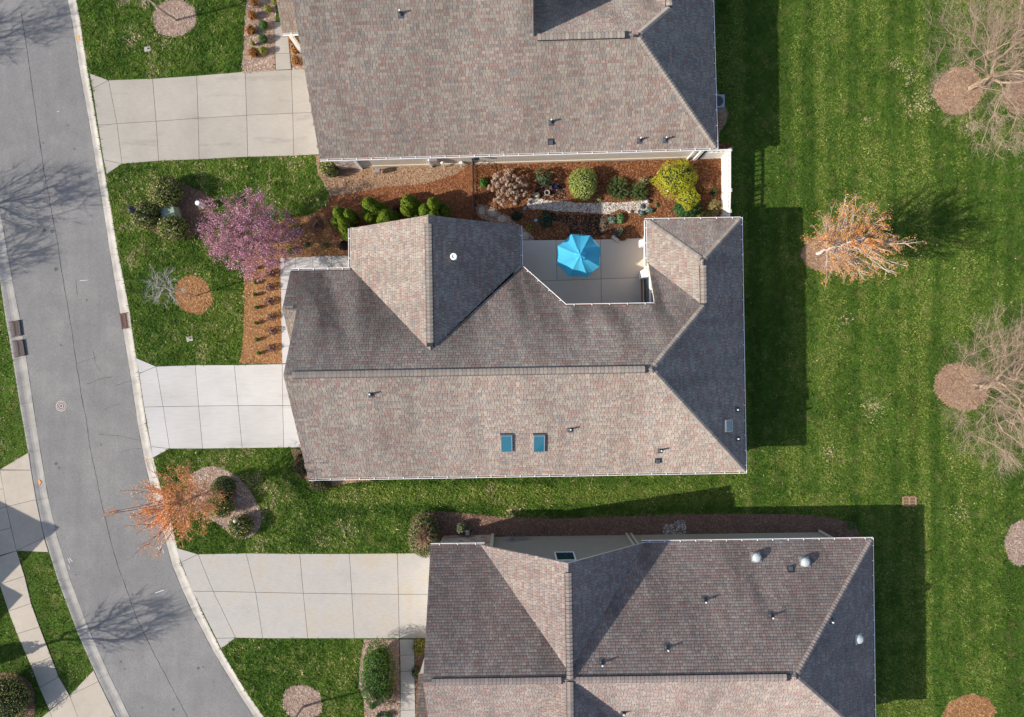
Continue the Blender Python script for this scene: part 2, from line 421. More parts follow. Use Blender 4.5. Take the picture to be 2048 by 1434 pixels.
# ------------------------------------------------------------------ concrete slabs
EXC = []       # where no grass grows
def slabs(name, quads, m, label, cat, base=None, top=.045, gap=.013):
    root = tag(empty(name), label, cat, kind='structure')
    for q in quads:
        w = W(q); cq = np.mean(w, 0); EXC.append([tuple(cq + (np.array(p) - cq) * 1.03) for p in w])
        a = sum(w[i][0] * w[(i + 1) % len(w)][1] - w[(i + 1) % len(w)][0] * w[i][1] for i in range(len(w)))
        if a < 0: w = w[::-1]
        # inset polygon
        n = len(w); ins = []
        for i in range(n):
            p0, p1, p2 = Vector(w[i - 1]), Vector(w[i]), Vector(w[(i + 1) % n])
            d0 = (p1 - p0).normalized(); d1 = (p2 - p1).normalized()
            n0 = Vector((-d0.y, d0.x)); n1 = Vector((-d1.y, d1.x))
            b = (n0 + n1); b = b / max(.3, b.length_squared) * 2
            ins.append(tuple(p1 + b * gap))
        c = sum((Vector(p) for p in ins), Vector((0, 0))) / n
        MB().prism([(x - c.x, y - c.y) for x, y in ins], -.05, top + random.uniform(-.003, .003)).build('slab', m, root, (c.x, c.y, 0))
        MB().face([(x, y, .012) for x, y in w]).build('joint', M['joint'], root)
    return root
def grid(cols):
    """columns of (top, mid, bottom) pixel points -> two rows of slabs"""
    out = []
    for a, b in zip(cols, cols[1:]):
        for k in range(len(a) - 1): out.append([a[k], b[k], b[k + 1], a[k + 1]])
    return out
slabs('driveway', [[(180, 147), (218, 161), (186, 178)], [(186, 178), (218, 161), (235, 248), (197, 251)], [(197, 251), (235, 248), (245, 328), (208, 320)], [(208, 320), (245, 328), (214, 349)]] +
      grid([[(218, 161), (235, 248), (245, 328)], [(306, 158), (313, 243), (318, 322)], [(394, 152), (397, 237), (399, 319)], [(491, 144), (494, 231), (496, 314)], [(583, 140), (586, 227), (588, 312)], [(690, 134), (692, 223), (694, 306)]]),
      M['con_n'], 'grey beige stained concrete driveway of the house at the top', 'driveway')
slabs('driveway', [[(273, 716), (313, 733), (279, 747)], [(279, 747), (313, 733), (327, 813), (289, 814)], [(289, 814), (327, 813), (340, 897), (303, 893)], [(303, 893), (340, 897), (307, 915)]] +
      grid([[(313, 733), (327, 813), (340, 897)], [(391, 730), (398, 812), (406, 897)], [(469, 730), (477, 811), (485, 896)], [(565, 728), (566, 811), (568, 895)], [(650, 726), (650, 810), (650, 894)]]),
      M['con_m'], 'bright clean concrete driveway of the middle house', 'driveway')
slabs('driveway', [[(353, 1095), (397, 1108), (363, 1124)], [(363, 1124), (397, 1108), (427, 1182), (386, 1182)], [(386, 1182), (427, 1182), (472, 1275), (433, 1276)], [(433, 1276), (472, 1275), (443, 1297)]] +
      grid([[(397, 1108), (427, 1182), (472, 1275)], [(493, 1106), (512, 1184), (526, 1276)], [(600, 1107), (607, 1186), (616, 1276)], [(699, 1107), (704, 1187), (709, 1276)], [(795, 1106), (797, 1188), (799, 1276)], [(900, 1106), (900, 1188), (900, 1276)]]),
      M['con_s'], 'worn concrete driveway of the house at the bottom', 'driveway')
slabs('driveway', [[(0, 939), (58, 905), (63, 940)], [(1, 940), (63, 940), (73, 999), (14, 1013)], [(14, 1013), (73, 999), (89, 1075), (34, 1101)], [(34, 1101), (89, 1075), (98, 1104)],
                   [(-60, 944), (1, 940), (8, 977), (-60, 990)], [(-60, 990), (8, 977), (14, 1013), (-60, 1034)], [(-60, 1034), (14, 1013), (23, 1055), (-60, 1078)], [(-60, 1078), (23, 1055), (34, 1101), (-60, 1128)]],
      M['con_w'], 'tan concrete driveway apron across the street, half in shadow', 'driveway')
slabs('driveway', [[(140, 1390), (188, 1340), (198, 1362)], [(140, 1390), (198, 1362), (231, 1430), (165, 1455)], [(100, 1421), (140, 1390), (165, 1455), (120, 1470)], [(165, 1455), (231, 1430), (262, 1500), (190, 1520)], [(40, 1470), (100, 1421), (120, 1470), (60, 1510)]],
      M['con_w'], 'tan concrete driveway apron across the street at the bottom edge', 'driveway')
slabs('sidewalk', [[(-50, 1130), (34, 1101), (50, 1152), (0, 1168), (-40, 1178)], [(0, 1168), (50, 1152), (63, 1206), (18, 1222)], [(18, 1222), (63, 1206), (80, 1253), (35, 1267)], [(35, 1267), (80, 1253), (103, 1313), (63, 1331)], [(63, 1331), (103, 1313), (118, 1353), (80, 1375)], [(80, 1375), (118, 1353), (140, 1390), (100, 1420)]],
      M['con_w'], 'tan concrete sidewalk across the street beside the grass verge', 'sidewalk')
slabs('walkway', [[(561, 516), (591, 515), (591, 546), (561, 546)], [(591, 515), (626, 513), (626, 560), (591, 560)], [(626, 513), (663, 512), (663, 560), (626, 560)], [(663, 512), (702, 511), (702, 560), (663, 560)],
                  [(561, 546), (625, 546), (625, 579), (562, 579)], [(562, 579), (625, 579), (625, 617), (563, 617)], [(563, 617), (625, 617), (625, 654), (563, 654)], [(563, 654), (625, 654), (625, 692), (564, 692)], [(564, 692), (625, 692), (625, 727), (565, 727)]],
      M['con_m'], 'pale concrete front walk of the middle house', 'walkway')
slabs('walkway', [[(549, 45), (562, 44), (577, 74), (551, 75)], [(551, 75), (577, 74), (580, 107), (551, 108)], [(551, 108), (580, 107), (583, 139), (552, 141)]],
      M['con_n'], 'grey concrete front walk of the house at the top', 'walkway')
slabs('walkway', [[(799, 1278), (828, 1278), (829, 1309), (800, 1310)], [(800, 1310), (829, 1309), (829, 1341), (801, 1342)], [(801, 1342), (829, 1341), (830, 1386), (801, 1387)], [(801, 1387), (830, 1386), (831, 1419), (801, 1420)], [(801, 1420), (831, 1419), (832, 1460), (801, 1460)]],
      M['con_s'], 'narrow concrete front walk of the house at the bottom', 'walkway')
slabs('patio', [[(1020, 481), (1112, 480), (1114, 561), (1020, 564)], [(1112, 480), (1201, 479), (1202, 558), (1114, 561)], [(1201, 479), (1292, 476), (1292, 555), (1202, 558)],
                [(1020, 564), (1202, 558), (1203, 640), (1020, 640)], [(1202, 558), (1292, 555), (1292, 640), (1203, 640)]],
      M['con_p'], 'smooth concrete courtyard patio between the wings of the middle house', 'patio')
slabs('patio_landing', [[(740, 318), (1400, 300), (1400, 306), (740, 324)]] if False else [[(1296, 452), (1300, 452), (1300, 455), (1296, 455)]], M['con_p'], 'concrete strip at the wing', 'landing') if False else None

# ------------------------------------------------------------------ planting beds
def inside(pts, X, Y):
    pts = np.asarray(pts); r = np.zeros(len(X), bool)
    x0, y0 = pts[:, 0].min(), pts[:, 1].min(); x1, y1 = pts[:, 0].max(), pts[:, 1].max()
    sel = (X >= x0) & (X <= x1) & (Y >= y0) & (Y <= y1)
    xs, ys = X[sel], Y[sel]; q = np.zeros(len(xs), bool)
    for i in range(len(pts)):
        ax, ay = pts[i]; bx, by = pts[i - 1]
        c = (ay > ys) != (by > ys)
        if by != ay: q ^= c & (xs < (bx - ax) * (ys - ay) / (by - ay) + ax)
    r[sel] = q
    return r
def scatter(poly, dens):
    a = np.asarray(poly); lo, hi = a.min(0), a.max(0)
    n = int((hi[0] - lo[0]) * (hi[1] - lo[1]) * dens)
    X = rng.uniform(lo[0], hi[0], n); Y = rng.uniform(lo[1], hi[1], n)
    k = inside(poly, X, Y)
    return X[k], Y[k]
def flakes(X, Y, z, ln, wd, tilt=.35, hang=None):
    """flat chips: 4 corners each"""
    n = len(X); t = rng.uniform(0, math.pi, n) if hang is None else hang
    L = ln * rng.uniform(.5, 1.3, n) / 2; Wd = wd * rng.uniform(.6, 1.3, n) / 2
    ax = np.stack([np.cos(t), np.sin(t), rng.uniform(-tilt, tilt, n)], 1) * L[:, None]
    bx = np.stack([-np.sin(t), np.cos(t), rng.uniform(-tilt, tilt, n)], 1) * Wd[:, None]
    c = np.stack([X, Y, np.full(n, z) + rng.uniform(0, .03, n)], 1)
    V = np.stack([c - ax - bx, c + ax - bx, c + ax + bx, c - ax + bx], 1).reshape(-1, 3)
    return V, np.arange(4 * n).reshape(-1, 4)
def pal(n, cols, var=.18):
    cols = np.asarray(cols, float)
    c = cols[rng.integers(0, len(cols), n)]
    return c * (1 + rng.uniform(-var, var, (n, 1)))
MULCH = {
    'red': ((.19, .072, .03), [(.26, .10, .04), (.19, .07, .03), (.33, .15, .07), (.11, .045, .024), (.38, .21, .11)]),
    'straw': ((.31, .15, .062), [(.40, .20, .082), (.32, .15, .06), (.48, .27, .13), (.20, .09, .04), (.54, .34, .18)]),
    'rust': ((.25, .095, .042), [(.32, .125, .055), (.25, .09, .04), (.38, .18, .085), (.16, .06, .03), (.40, .22, .12)]),
    'faded': ((.34, .215, .135), [(.43, .275, .175), (.33, .205, .125), (.50, .36, .25), (.22, .135, .085), (.48, .28, .15)]),
    'grey': ((.37, .26, .195), [(.46, .34, .27), (.34, .22, .15), (.56, .46, .40), (.26, .17, .125)]),
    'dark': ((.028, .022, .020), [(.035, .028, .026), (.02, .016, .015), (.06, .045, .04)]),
    'brown': ((.22, .13, .09), [(.27, .16, .115), (.19, .11, .075), (.34, .22, .155), (.13, .08, .055)]),
}
for k, (b, _) in MULCH.items():
    M['m_' + k] = mat('mulch_' + k, b, rough=.95, spec=.1, noises=[(1.2, .18, 4), (10, .28, 4), (34, .35, 3)], bump=(24, 1.0, .05))
def bed(pts, kind, label, z=.02, dens=170, closed_smooth=True, jit=.5, ln=.11, wd=.035, grass=True, name='mulch_bed'):
    px = smooth(pts, True, 6, jit) if closed_smooth else pts
    w = W(px)
    if grass: EXC.append(w)
    o = sheet(name, px, z, M['m_' + kind], label=label, cat='planting bed')
    cw = np.mean(w, 0); wide = [tuple(cw + (np.array(p) - cw) * 1.045) for p in w] if name == 'mulch_ring' else w
    X, Y = scatter(wide, dens)
    V, F = flakes(X, Y, z + .006, ln, wd)
    tag(bulk('mulch_chips', V, F, pal(len(F), MULCH[kind][1]), M['chips'], o), kind='stuff')
    return o
def ring(cx, cy, rx, ry, kind, label, wob=.07, dens=230):
    n = 12; ph = random.uniform(0, 6)
    pts = [(cx + rx * (1 + wob * math.sin(2 * t + ph) + random.uniform(-wob, wob) * .5) * math.cos(t), cy + ry * (1 + wob * math.sin(2 * t + ph)) * math.sin(t)) for t in np.linspace(0, 2 * math.pi, n + 1)[:-1]]
    return bed(pts, kind, label, dens=dens, ln=.15, wd=.022, name='mulch_ring', jit=1.3)
ring(349, 37, 40, 39, 'grey', 'round mulch ring under the young bare tree at the top left')
ring(388, 590, 35, 39, 'straw', 'round orange pine straw ring under the small silvery bare tree')
ring(605, 1405, 37, 37, 'grey', 'round mulch ring under the young tree at the bottom edge')
ring(1650, 508, 44, 38, 'faded', 'mulch ring under the orange tree behind the middle house')
ring(1916, 182, 48, 47, 'faded', 'large mulch ring under the bare tree at the top right')
ring(2042, 190, 34, 40, 'faded', 'mulch ring at the right edge beside the bare tree at the top')
ring(1922, 774, 50, 47, 'faded', 'large mulch ring under the bare tree at the right edge')
ring(2042, 1086, 34, 42, 'grey', 'pale mulch ring cut by the right edge below the lawn drain')
ring(1936, 1434, 54, 44, 'straw', 'orange mulch ring at the bottom right corner')
bed([(295, 400), (300, 380), (340, 357), (352, 362), (385, 375), (412, 388), (423, 402), (427, 418), (423, 435), (414, 452), (398, 468), (374, 476), (346, 481), (324, 473), (297, 457), (273, 440), (269, 412)], 'brown', 'mulch bed round the green utility box and clipped hollies')
bed([(376, 960), (391, 943), (426, 932), (469, 949), (496, 976), (512, 1001), (522, 1026), (519, 1056), (496, 1076), (466, 1074), (451, 1058), (414, 1033), (393, 1016), (381, 991)], 'grey', 'mulch bed round the orange street tree and clipped hollies')
bed([(480, 727), (486, 690), (488, 651), (490, 600), (488, 555), (495, 520), (515, 480), (545, 450), (577, 436), (615, 431), (640, 420), (655, 440), (668, 470), (690, 490), (704, 520), (640, 513), (561, 517), (562, 600), (565, 727)], 'straw', 'L-shaped orange pine straw bed in front of the middle house', closed_smooth=False, dens=200, ln=.15, wd=.022)
bed([(640, 420), (652, 413), (661, 394), (710, 384), (770, 372), (850, 366), (905, 350), (946, 322), (950, 470), (800, 500), (704, 520), (690, 490), (668, 470), (655, 440)], 'rust', 'rust red mulch under the dwarf conifers in the side yard', closed_smooth=False, z=.018, dens=200, ln=.13, wd=.026)
bed([(661, 393), (647, 365), (637, 350), (631, 312), (700, 306), (950, 300), (947, 326), (905, 352), (850, 368), (770, 374), (710, 386)], 'faded', 'faded mulch strip along the side wall of the house at the top', closed_smooth=False, z=.026)
bed([(947, 300), (1460, 286), (1444, 440), (1444, 460), (1290, 460), (1291, 477), (1043, 480), (1020, 470), (948, 455)], 'red', 'red bark mulch courtyard garden', closed_smooth=False, z=.03, dens=230, ln=.10, wd=.04)
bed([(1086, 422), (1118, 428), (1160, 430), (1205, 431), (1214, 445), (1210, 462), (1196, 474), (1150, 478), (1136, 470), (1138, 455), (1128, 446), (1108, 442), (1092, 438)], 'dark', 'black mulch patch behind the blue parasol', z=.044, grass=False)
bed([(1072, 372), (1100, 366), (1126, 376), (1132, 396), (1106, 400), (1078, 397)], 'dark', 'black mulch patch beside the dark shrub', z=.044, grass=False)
bed([(484, 134), (488, 95), (489, 60), (492, 20), (498, -30), (556, -30), (551, 40), (551, 142), (520, 146), (486, 148)], 'grey', 'mulch bed of small shrubs in front of the house at the top', closed_smooth=False)
bed([(578, 66), (620, 60), (640, 140), (585, 140), (581, 105)], 'grey', 'mulch strip beside the front walk of the house at the top', closed_smooth=False)
bed([(818, 1056), (826, 1034), (846, 1024), (880, 1022), (927, 1026), (999, 1033), (1120, 1037), (1251, 1032), (1372, 1028), (1512, 1028), (1583, 1028), (1665, 1036), (1711, 1047), (1718, 1069), (1700, 1100), (1200, 1120), (868, 1120), (820, 1100)], 'brown', 'long mulch bed along the side wall of the house at the bottom', closed_smooth=False)
bed([(728, 1278), (798, 1278), (801, 1460), (730, 1460), (728, 1400), (718, 1370), (720, 1330)], 'grey', 'mulch bed with the big evergreen beside the lower front walk', closed_smooth=False)
bed([(829, 1278), (862, 1278), (858, 1460), (833, 1460)], 'brown', 'narrow mulch strip between the lower front walk and the house', closed_smooth=False)
bed([(582, 898), (600, 898), (640, 950), (720, 952), (790, 950), (760, 958), (700, 966), (660, 972), (620, 968), (596, 940)], 'faded', 'mulch bed at the front corner of the middle house', closed_smooth=False)
bed([(1428, 175), (1436, 184), (1450, 212), (1456, 228), (1450, 250), (1440, 262), (1436, 290), (1420, 290), (1420, 180)], 'faded', 'mulch pocket round the air conditioner', closed_smooth=False)
bed([(-40, 1350), (5, 1345), (45, 1352), (65, 1372), (70, 1400), (60, 1440), (-40, 1450)], 'brown', 'mulch ring round the big shrub at the bottom left')

# gravel: dry stream, splash pad, stepping stone path
def gravel(pts, label, cols, dens, size, z, base, name='gravel'):
    px = smooth(pts, True, 5, .8); w = W(px)
    o = sheet(name, px, z, base, label=label, cat='gravel')
    X, Y = scatter(w, dens); n = len(X)
    s = size * rng.uniform(.5, 1.4, n); t = rng.uniform(0, math.pi, n); e = rng.uniform(.6, 1, n)
    base_v = np.array([(1, 0, 0), (0, 1, 0), (-1, 0, 0), (0, -1, 0), (.2, .1, .7)])
    V = np.empty((n, 5, 3))
    for i, b in enumerate(base_v):
        V[:, i, 0] = X + s * (b[0] * np.cos(t) - b[1] * e * np.sin(t)); V[:, i, 1] = Y + s * (b[0] * np.sin(t) + b[1] * e * np.cos(t)); V[:, i, 2] = z + .004 + s * b[2] * .8
    F = (np.arange(n)[:, None, None] * 5 + np.array([(0, 1, 4), (1, 2, 4), (2, 3, 4), (3, 0, 4)])[None]).reshape(-1, 3)
    tag(bulk('pebbles', V.reshape(-1, 3), F, np.repeat(pal(n, cols, .25), 4, 0), M['chips'], o), kind='stuff')
    tag(o, kind='stuff')
    return o
M['gravelbase'] = mat('gravel_base', (.34, .32, .30), noises=[(16, .4), (50, .4)])
M['pathbase'] = mat('path_base', (.38, .28, .21), noises=[(12, .3), (40, .3)])
gravel([(1058, 397), (1078, 398), (1103, 402), (1140, 403), (1153, 407), (1207, 405), (1246, 405), (1267, 403), (1296, 400), (1297, 408), (1291, 419), (1277, 427), (1239, 420), (1220, 428), (1195, 427), (1158, 425), (1120, 423), (1090, 419), (1058, 418)],
       'dry stream bed of pale pebbles winding through the courtyard garden', [(.62, .56, .46), (.55, .52, .48), (.72, .68, .58), (.45, .40, .33)], 380, .036, .05, M['gravelbase'])
gravel([(956, 410), (981, 414), (1010, 429), (1028, 442), (1040, 451), (1053, 461), (1068, 478), (1043, 482), (1010, 470), (985, 446), (956, 432)],
       'tan gravel path leading from the black fence to the patio', [(.50, .38, .29), (.42, .32, .25), (.58, .46, .36)], 300, .028, .042, M['pathbase'])
gravel([(1328, 1050), (1340, 1048), (1352, 1042), (1368, 1040), (1368, 1070), (1330, 1070)],
       'small pebble splash pad against the wall of the house at the bottom', [(.60, .55, .48), (.40, .35, .30), (.70, .66, .60), (.22, .18, .15)], 330, .045, .03, M['m_brown'])
for (x, y, rx, ry), w_ in zip(((964, 422, 8, 7), (985, 426, 9, 7), (1004, 437, 9, 7), (1049, 472, 9, 8)), ('nearest the black fence', 'second from the black fence', 'third from the black fence', 'at the patio corner')):
    c = P(x, y, .045)
    pl = [(rx / 30 * random.uniform(.85, 1.1) * math.cos(t), ry / 30 * random.uniform(.85, 1.1) * math.sin(t)) for t in np.linspace(0, 2 * math.pi, 11)[:-1]]
    tag(MB().prism(pl, 0, .035).build('stepping_stone', M['rock'], None, c), 'flat stepping stone ' + w_, 'stepping stone', 'stepping stones on the gravel path')
# ------------------------------------------------------------------ houses
SH = np.array([(.385, .325, .265), (.37, .315, .26), (.35, .295, .245), (.345, .245, .205), (.335, .23, .195), (.29, .25, .225), (.315, .275, .24), (.37, .285, .235)])
SHW = np.array([.19, .15, .15, .14, .10, .09, .10, .08])
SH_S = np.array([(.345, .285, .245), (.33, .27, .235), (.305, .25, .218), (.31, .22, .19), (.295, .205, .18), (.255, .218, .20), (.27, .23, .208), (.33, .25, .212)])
class Plane:
    def __init__(s, ref, d, z, pitch): s.ref = ref; s.d = d; s.z = z; s.p = pitch; s.a = (-d[1], d[0])
    def st(s, u, v):
        x, y = u - s.ref[0], v - s.ref[1]
        return x * s.a[0] + y * s.a[1], -(x * s.d[0] + y * s.d[1])
    def uv(s, q, t): return s.ref[0] + q * s.a[0] - t * s.d[0], s.ref[1] + q * s.a[1] - t * s.d[1]
    def h(s, u, v): return s.z + s.p * s.st(u, v)[1]

class House:
    def __init__(s, label, theta, c, pal_=SH):
        s.th = R(theta); s.c = c; s.pal = pal_
        co, si = math.cos(s.th), math.sin(s.th)
        s.co, s.si = co, si
        s.root = thing('house', label, 'house', (c[0] * co - c[1] * si, c[0] * si + c[1] * co, 0), s.th)
        s.caps = {}
    def L(s, u, v, z): return Vector((u - s.c[0], v - s.c[1], z))
    def world(s, u, v): return u * s.co - v * s.si, u * s.si + v * s.co
    def local(s, X, Y): return X * s.co + Y * s.si, -X * s.si + Y * s.co
    def hit(s, pl, px, py):
        """the spot of a roof slope that shows at a photo pixel -> (u, v, z)"""
        o = s.world(*pl.ref)
        g = np.array(s.world(*pl.d)) * -pl.p
        kx, ky = (px - 1024) / S, (717 - py) / S
        m = g[0] * kx + g[1] * ky; a = pl.z - g[0] * o[0] - g[1] * o[1]
        z = (a + m) / (1 + m / HC); f = 1 - z / HC
        u, v = s.local(kx * f, ky * f)
        return u, v, z
    def part(s, mb, name, m, parent=None, colors=False, smooth=False):
        mb.v = [(x - s.c[0], y - s.c[1], z) for x, y, z in mb.v]
        return mb.build(name, m, parent or s.root, colors=colors, smooth=smooth)
    def slope(s, poly, pl, stain=0.0, shade=1.0):
        mb = MB()
        mb.prism(poly, lambda x, y: pl.h(x, y) - .17, lambda x, y: pl.h(x, y) - .012, m=0, mside=1)
        deck = s.part(mb, 'roof_slope', [M['deck'], M['fascia']])
        st = [pl.st(*p) for p in poly]
        def scan(t):
            xs = []
            for i in range(len(st)):
                (s0, t0), (s1, t1) = st[i - 1], st[i]
                if (t0 > t) != (t1 > t): xs.append(s0 + (s1 - s0) * (t - t0) / (t1 - t0))
            xs.sort(); return [(xs[k], xs[k + 1]) for k in range(0, len(xs) - 1, 2)]
        e = .168 * math.cos(math.atan(pl.p))
        tmin, tmax = min(q[1] for q in st), max(q[1] for q in st)
        V = []; C = []; F = []
        t = tmin; row = 0; last = 0
        while t < tmax - .01:
            t1 = min(t + e, tmax)
            A = scan((t + t1) / 2); B0 = scan(t + 1e-3); B1 = scan(t1 - 1e-3)
            ok = len(A) == len(B0) == len(B1)
            for k, (a, b) in enumerate(A):
                la, lb = (B0[k][0], B1[k][0]) if ok else (a, a)
                ra, rb = (B0[k][1], B1[k][1]) if ok else (b, b)
                x = a - random.uniform(0, .2); first = True
                while x < b - .02:
                    nx = x + random.choice((.14, .17, .19, .21, .24, .28))
                    end = nx >= b - .06
                    x0b, x0t = (la, lb) if first else (x, x)
                    x1b, x1t = (ra, rb) if end else (nx - .017, nx - .017)
                    if x1b - x0b > -.05:
                        th = random.choice((.010, .016, .024))
                        def q(ss, tt, dz):
                            u, v = pl.uv(ss, tt); return (u - s.c[0], v - s.c[1], pl.h(u, v) + dz)
                        i = len(V)
                        V += [q(x0b, t, th), q(x1b, t, th), q(x1t, t1 + .012, .004), q(x0t, t1 + .012, .004), q(x0b, t, -.01), q(x1b, t, -.01)]
                        ci = last if random.random() < .16 else int(np.searchsorted(np.cumsum(SHW), random.random()))
                        ci = min(ci, 7); last = ci
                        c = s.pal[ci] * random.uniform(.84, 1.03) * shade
                        wx = (x0b + x1b) / 2 + pl.ref[0] * 3 + pl.ref[1]
                        c = c * (1 + .30 * (float(fbm(wx * .55, t * .10 + pl.z, vn3)) - .5) + .22 * (float(vn1(wx * 2.3 + 11, t * .45)) - .5))
                        if stain:
                            xs = (x0b + x1b) / 2
                            n = float(fbm(xs * .75 + t * .22 + 5, t * .16, vn2)); n2 = float(vn3(xs * 3.1, t * .8))
                            k2 = min(1, max(0, (n - .36) * 3.6)) * (.8 + .4 * n2) * min(1, max(.0, (tmax - t) / (tmax - tmin) * 1.9))
                            c = c * (1 - stain * k2) * np.array((1, 1, 1.02)) ** k2
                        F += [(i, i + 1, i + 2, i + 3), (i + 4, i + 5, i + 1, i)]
                        C += [c, c * .42]  # butt faces darkened: bare asphalt edge plus painted shadow line under each course
                    if end: break
                    x = nx; first = False
            t += e; row += 1
        # faces must look up
        Vn = np.array(V); f0 = F[0]; nz = np.cross(Vn[f0[1]] - Vn[f0[0]], Vn[f0[3]] - Vn[f0[0]])[2]
        if nz < 0: F = [f[::-1] for f in F]
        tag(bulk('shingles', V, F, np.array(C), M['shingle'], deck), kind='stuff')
        return pl
    def capmesh(s, kind):
        if kind in s.caps: return s.caps[kind]
        w, droop, ln = {'ridge': (.18, .055, .210), 'hip': (.155, .055, .185)}[kind]
        out = []
        for k in range(5):
            c = tuple(s.pal[random.choice((0, 1, 1, 2, 6))] * random.uniform(.88, 1.10))
            mb = MB()
            hi, lo = .03, .008
            for sg in (1, -1):
                a = [(0, 0, hi), (ln, 0, lo), (ln, sg * w, lo - droop), (0, sg * w, hi - droop)]
                mb.face(a if sg < 0 else a[::-1], c)
                b = [(0, sg * w, hi - droop), (ln, sg * w, lo - droop), (ln, sg * w, lo - droop - .03), (0, sg * w, hi - droop - .03)]
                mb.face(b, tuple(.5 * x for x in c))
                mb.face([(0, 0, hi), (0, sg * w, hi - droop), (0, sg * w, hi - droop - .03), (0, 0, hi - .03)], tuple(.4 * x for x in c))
            out.append(mb.mesh('ridge_cap', M['shingle'], True))
        s.caps[kind] = out
        return out
    def ridge(s, a, b, kind='ridge', lift=.055):
        a, b = s.L(*a), s.L(*b)
        d = (b - a).normalized(); y = Vector((0, 0, 1)).cross(d).normalized(); z = d.cross(y)
        rot = Matrix((d, y, z)).transposed().to_euler()
        ln = (b - a).length; step = .225 if kind == 'ridge' else .2
        base = MB().box((ln / 2, 0, -.05), (ln, .42, .04)).box((ln / 2, 0, -.005), (ln, .3, .06)) if kind == 'ridge' else MB().box((ln / 2, 0, -.05), (ln, .16, .08))  # black vent base, widened to paint the gap shadow beside the caps
        r = base.build('ridge_vent' if kind == 'ridge' else 'hip_ridge', M['black'], s.root, a, rot)
        for k in range(int(ln / step)):
            o = link('ridge_cap', random.choice(s.capmesh(kind)), r, (k * step, 0, lift))
    def gutter(s, p0, p1, out, hang=.9, m='white'):
        """p0, p1: (u, v, z) of the eave; out: unit (u, v)"""
        a, b = s.L(*p0), s.L(*p1); o = Vector((out[0], out[1], 0))
        d = (b - a).normalized(); ln = (b - a).length; w = .115
        mb = MB()
        def run(o0, o1, z0, z1):
            q = [a + o * o0, b + o * o0, b + o * o1, a + o * o1]
            lo = [Vector((p.x, p.y, p.z + z0)) for p in q]; hi = [Vector((p.x, p.y, p.z + z1)) for p in q]
            for f in ([*hi], [*lo[::-1]], [lo[0], lo[1], hi[1], hi[0]], [lo[1], lo[2], hi[2], hi[1]], [lo[2], lo[3], hi[3], hi[2]], [lo[3], lo[0], hi[0], hi[3]]): mb.face(f)
        run(.004, .02, -.15, -.03); run(.02, w - .02, -.15, -.13); run(w - .02, w + .012, -.15, -.022)
        g = mb.build('gutter', M[m], s.root)
        mb = MB(); run(.021, w - .021, -.128, -.06); mb.build('gutter_shade_fill', M['m_brown'], g)  # dark fill paints the shade inside the gutter trough
        n = int(ln / hang)
        hm = s.caps.get('hanger')
        if hm is None:
            hm = MB().box((0, 0, 0), (.05, .12, .02)).mesh('hanger', M['white']); s.caps['hanger'] = hm
        for k in range(n):
            c = a + d * (ln * (k + .5) / n) + o * .06
            link('hanger', hm, g, (c.x, c.y, c.z - .012), (0, 0, math.atan2(d.y, d.x)))
        return g
    def wall(s, pts, m, thick=.14, name='wall'):
        """pts: (u, v, top) corners along the wall; walls stand on the ground"""
        mb = MB()
        for (u0, v0, z0), (u1, v1, z1) in zip(pts, pts[1:]):
            if (u0, v0) == (u1, v1): continue
            d = Vector((u1 - u0, v1 - v0, 0)).normalized(); n = Vector((-d.y, d.x, 0)) * thick
            q = [(u0, v0), (u1, v1), (u1 + n.x, v1 + n.y), (u0 + n.x, v0 + n.y)]; zz = [z0, z1, z1, z0]
            lo = [(x, y, 0) for x, y in q]; hi = [(x, y, z) for (x, y), z in zip(q, zz)]
            mb.face(hi); 
            for i in range(4): mb.face([lo[i], lo[(i + 1) % 4], hi[(i + 1) % 4], hi[i]])
        return s.part(mb, name, m)
    def pipe(s, pl, px, py, h=.46, r=.055, m='black', tip='pvc', label=None):
        u, v, z = s.hit(pl, px, py); c = s.L(u, v, z)
        t = .35; y = Vector((-pl.d[0], -pl.d[1], pl.p)).normalized(); x = Vector((pl.a[0], pl.a[1], 0)); n = x.cross(y)
        p = MB().cyl((0, 0, -.05), (0, 0, h - .07), r, n=10).build('vent_pipe', M[m], s.root, c)
        MB().cyl((0, 0, h - .07), (0, 0, h), r * .85, n=10).cyl((0, 0, h - .005), (0, 0, h + .002), r * .5, n=8).build('pipe_tip', M[tip], p)
        rot = Matrix((x, y, n)).transposed()
        MB().box(tuple(n * .035 - y * .05), (.30, .36, .008), mat=rot).cyl(n * .03, n * .03 + Vector((0, 0, .12)), r * 2.2, r * 1.15, n=10).build('flashing', M['lead'], p)
    def boxvent(s, pl, px, py, sz=.26):
        u, v, z = s.hit(pl, px, py); c = s.L(u, v, z)
        y = Vector((-pl.d[0], -pl.d[1], pl.p)).normalized(); x = Vector((pl.a[0], pl.a[1], 0)); n = x.cross(y); rot = Matrix((x, y, n)).transposed()
        mb = MB(); q = [(-sz / 2, -sz / 2), (sz / 2, -sz / 2), (sz / 2, sz / 2), (-sz / 2, sz / 2)]
        lo = [rot @ Vector((a, b, .0)) for a, b in q]; hi = [rot @ Vector((a * .85, b * .85, .16 if b < 0 else .06)) for a, b in q]
        mb.face(hi)
        for i in range(4): mb.face([lo[i], lo[(i + 1) % 4], hi[(i + 1) % 4], hi[i]])
        p = mb.build('box_vent', M['lead'], s.root, c)
        MB().box(tuple(rot @ Vector((0, .02, .03))), (sz * 1.5, sz * 1.5, .008), mat=rot).build('flashing', M['black'], p)
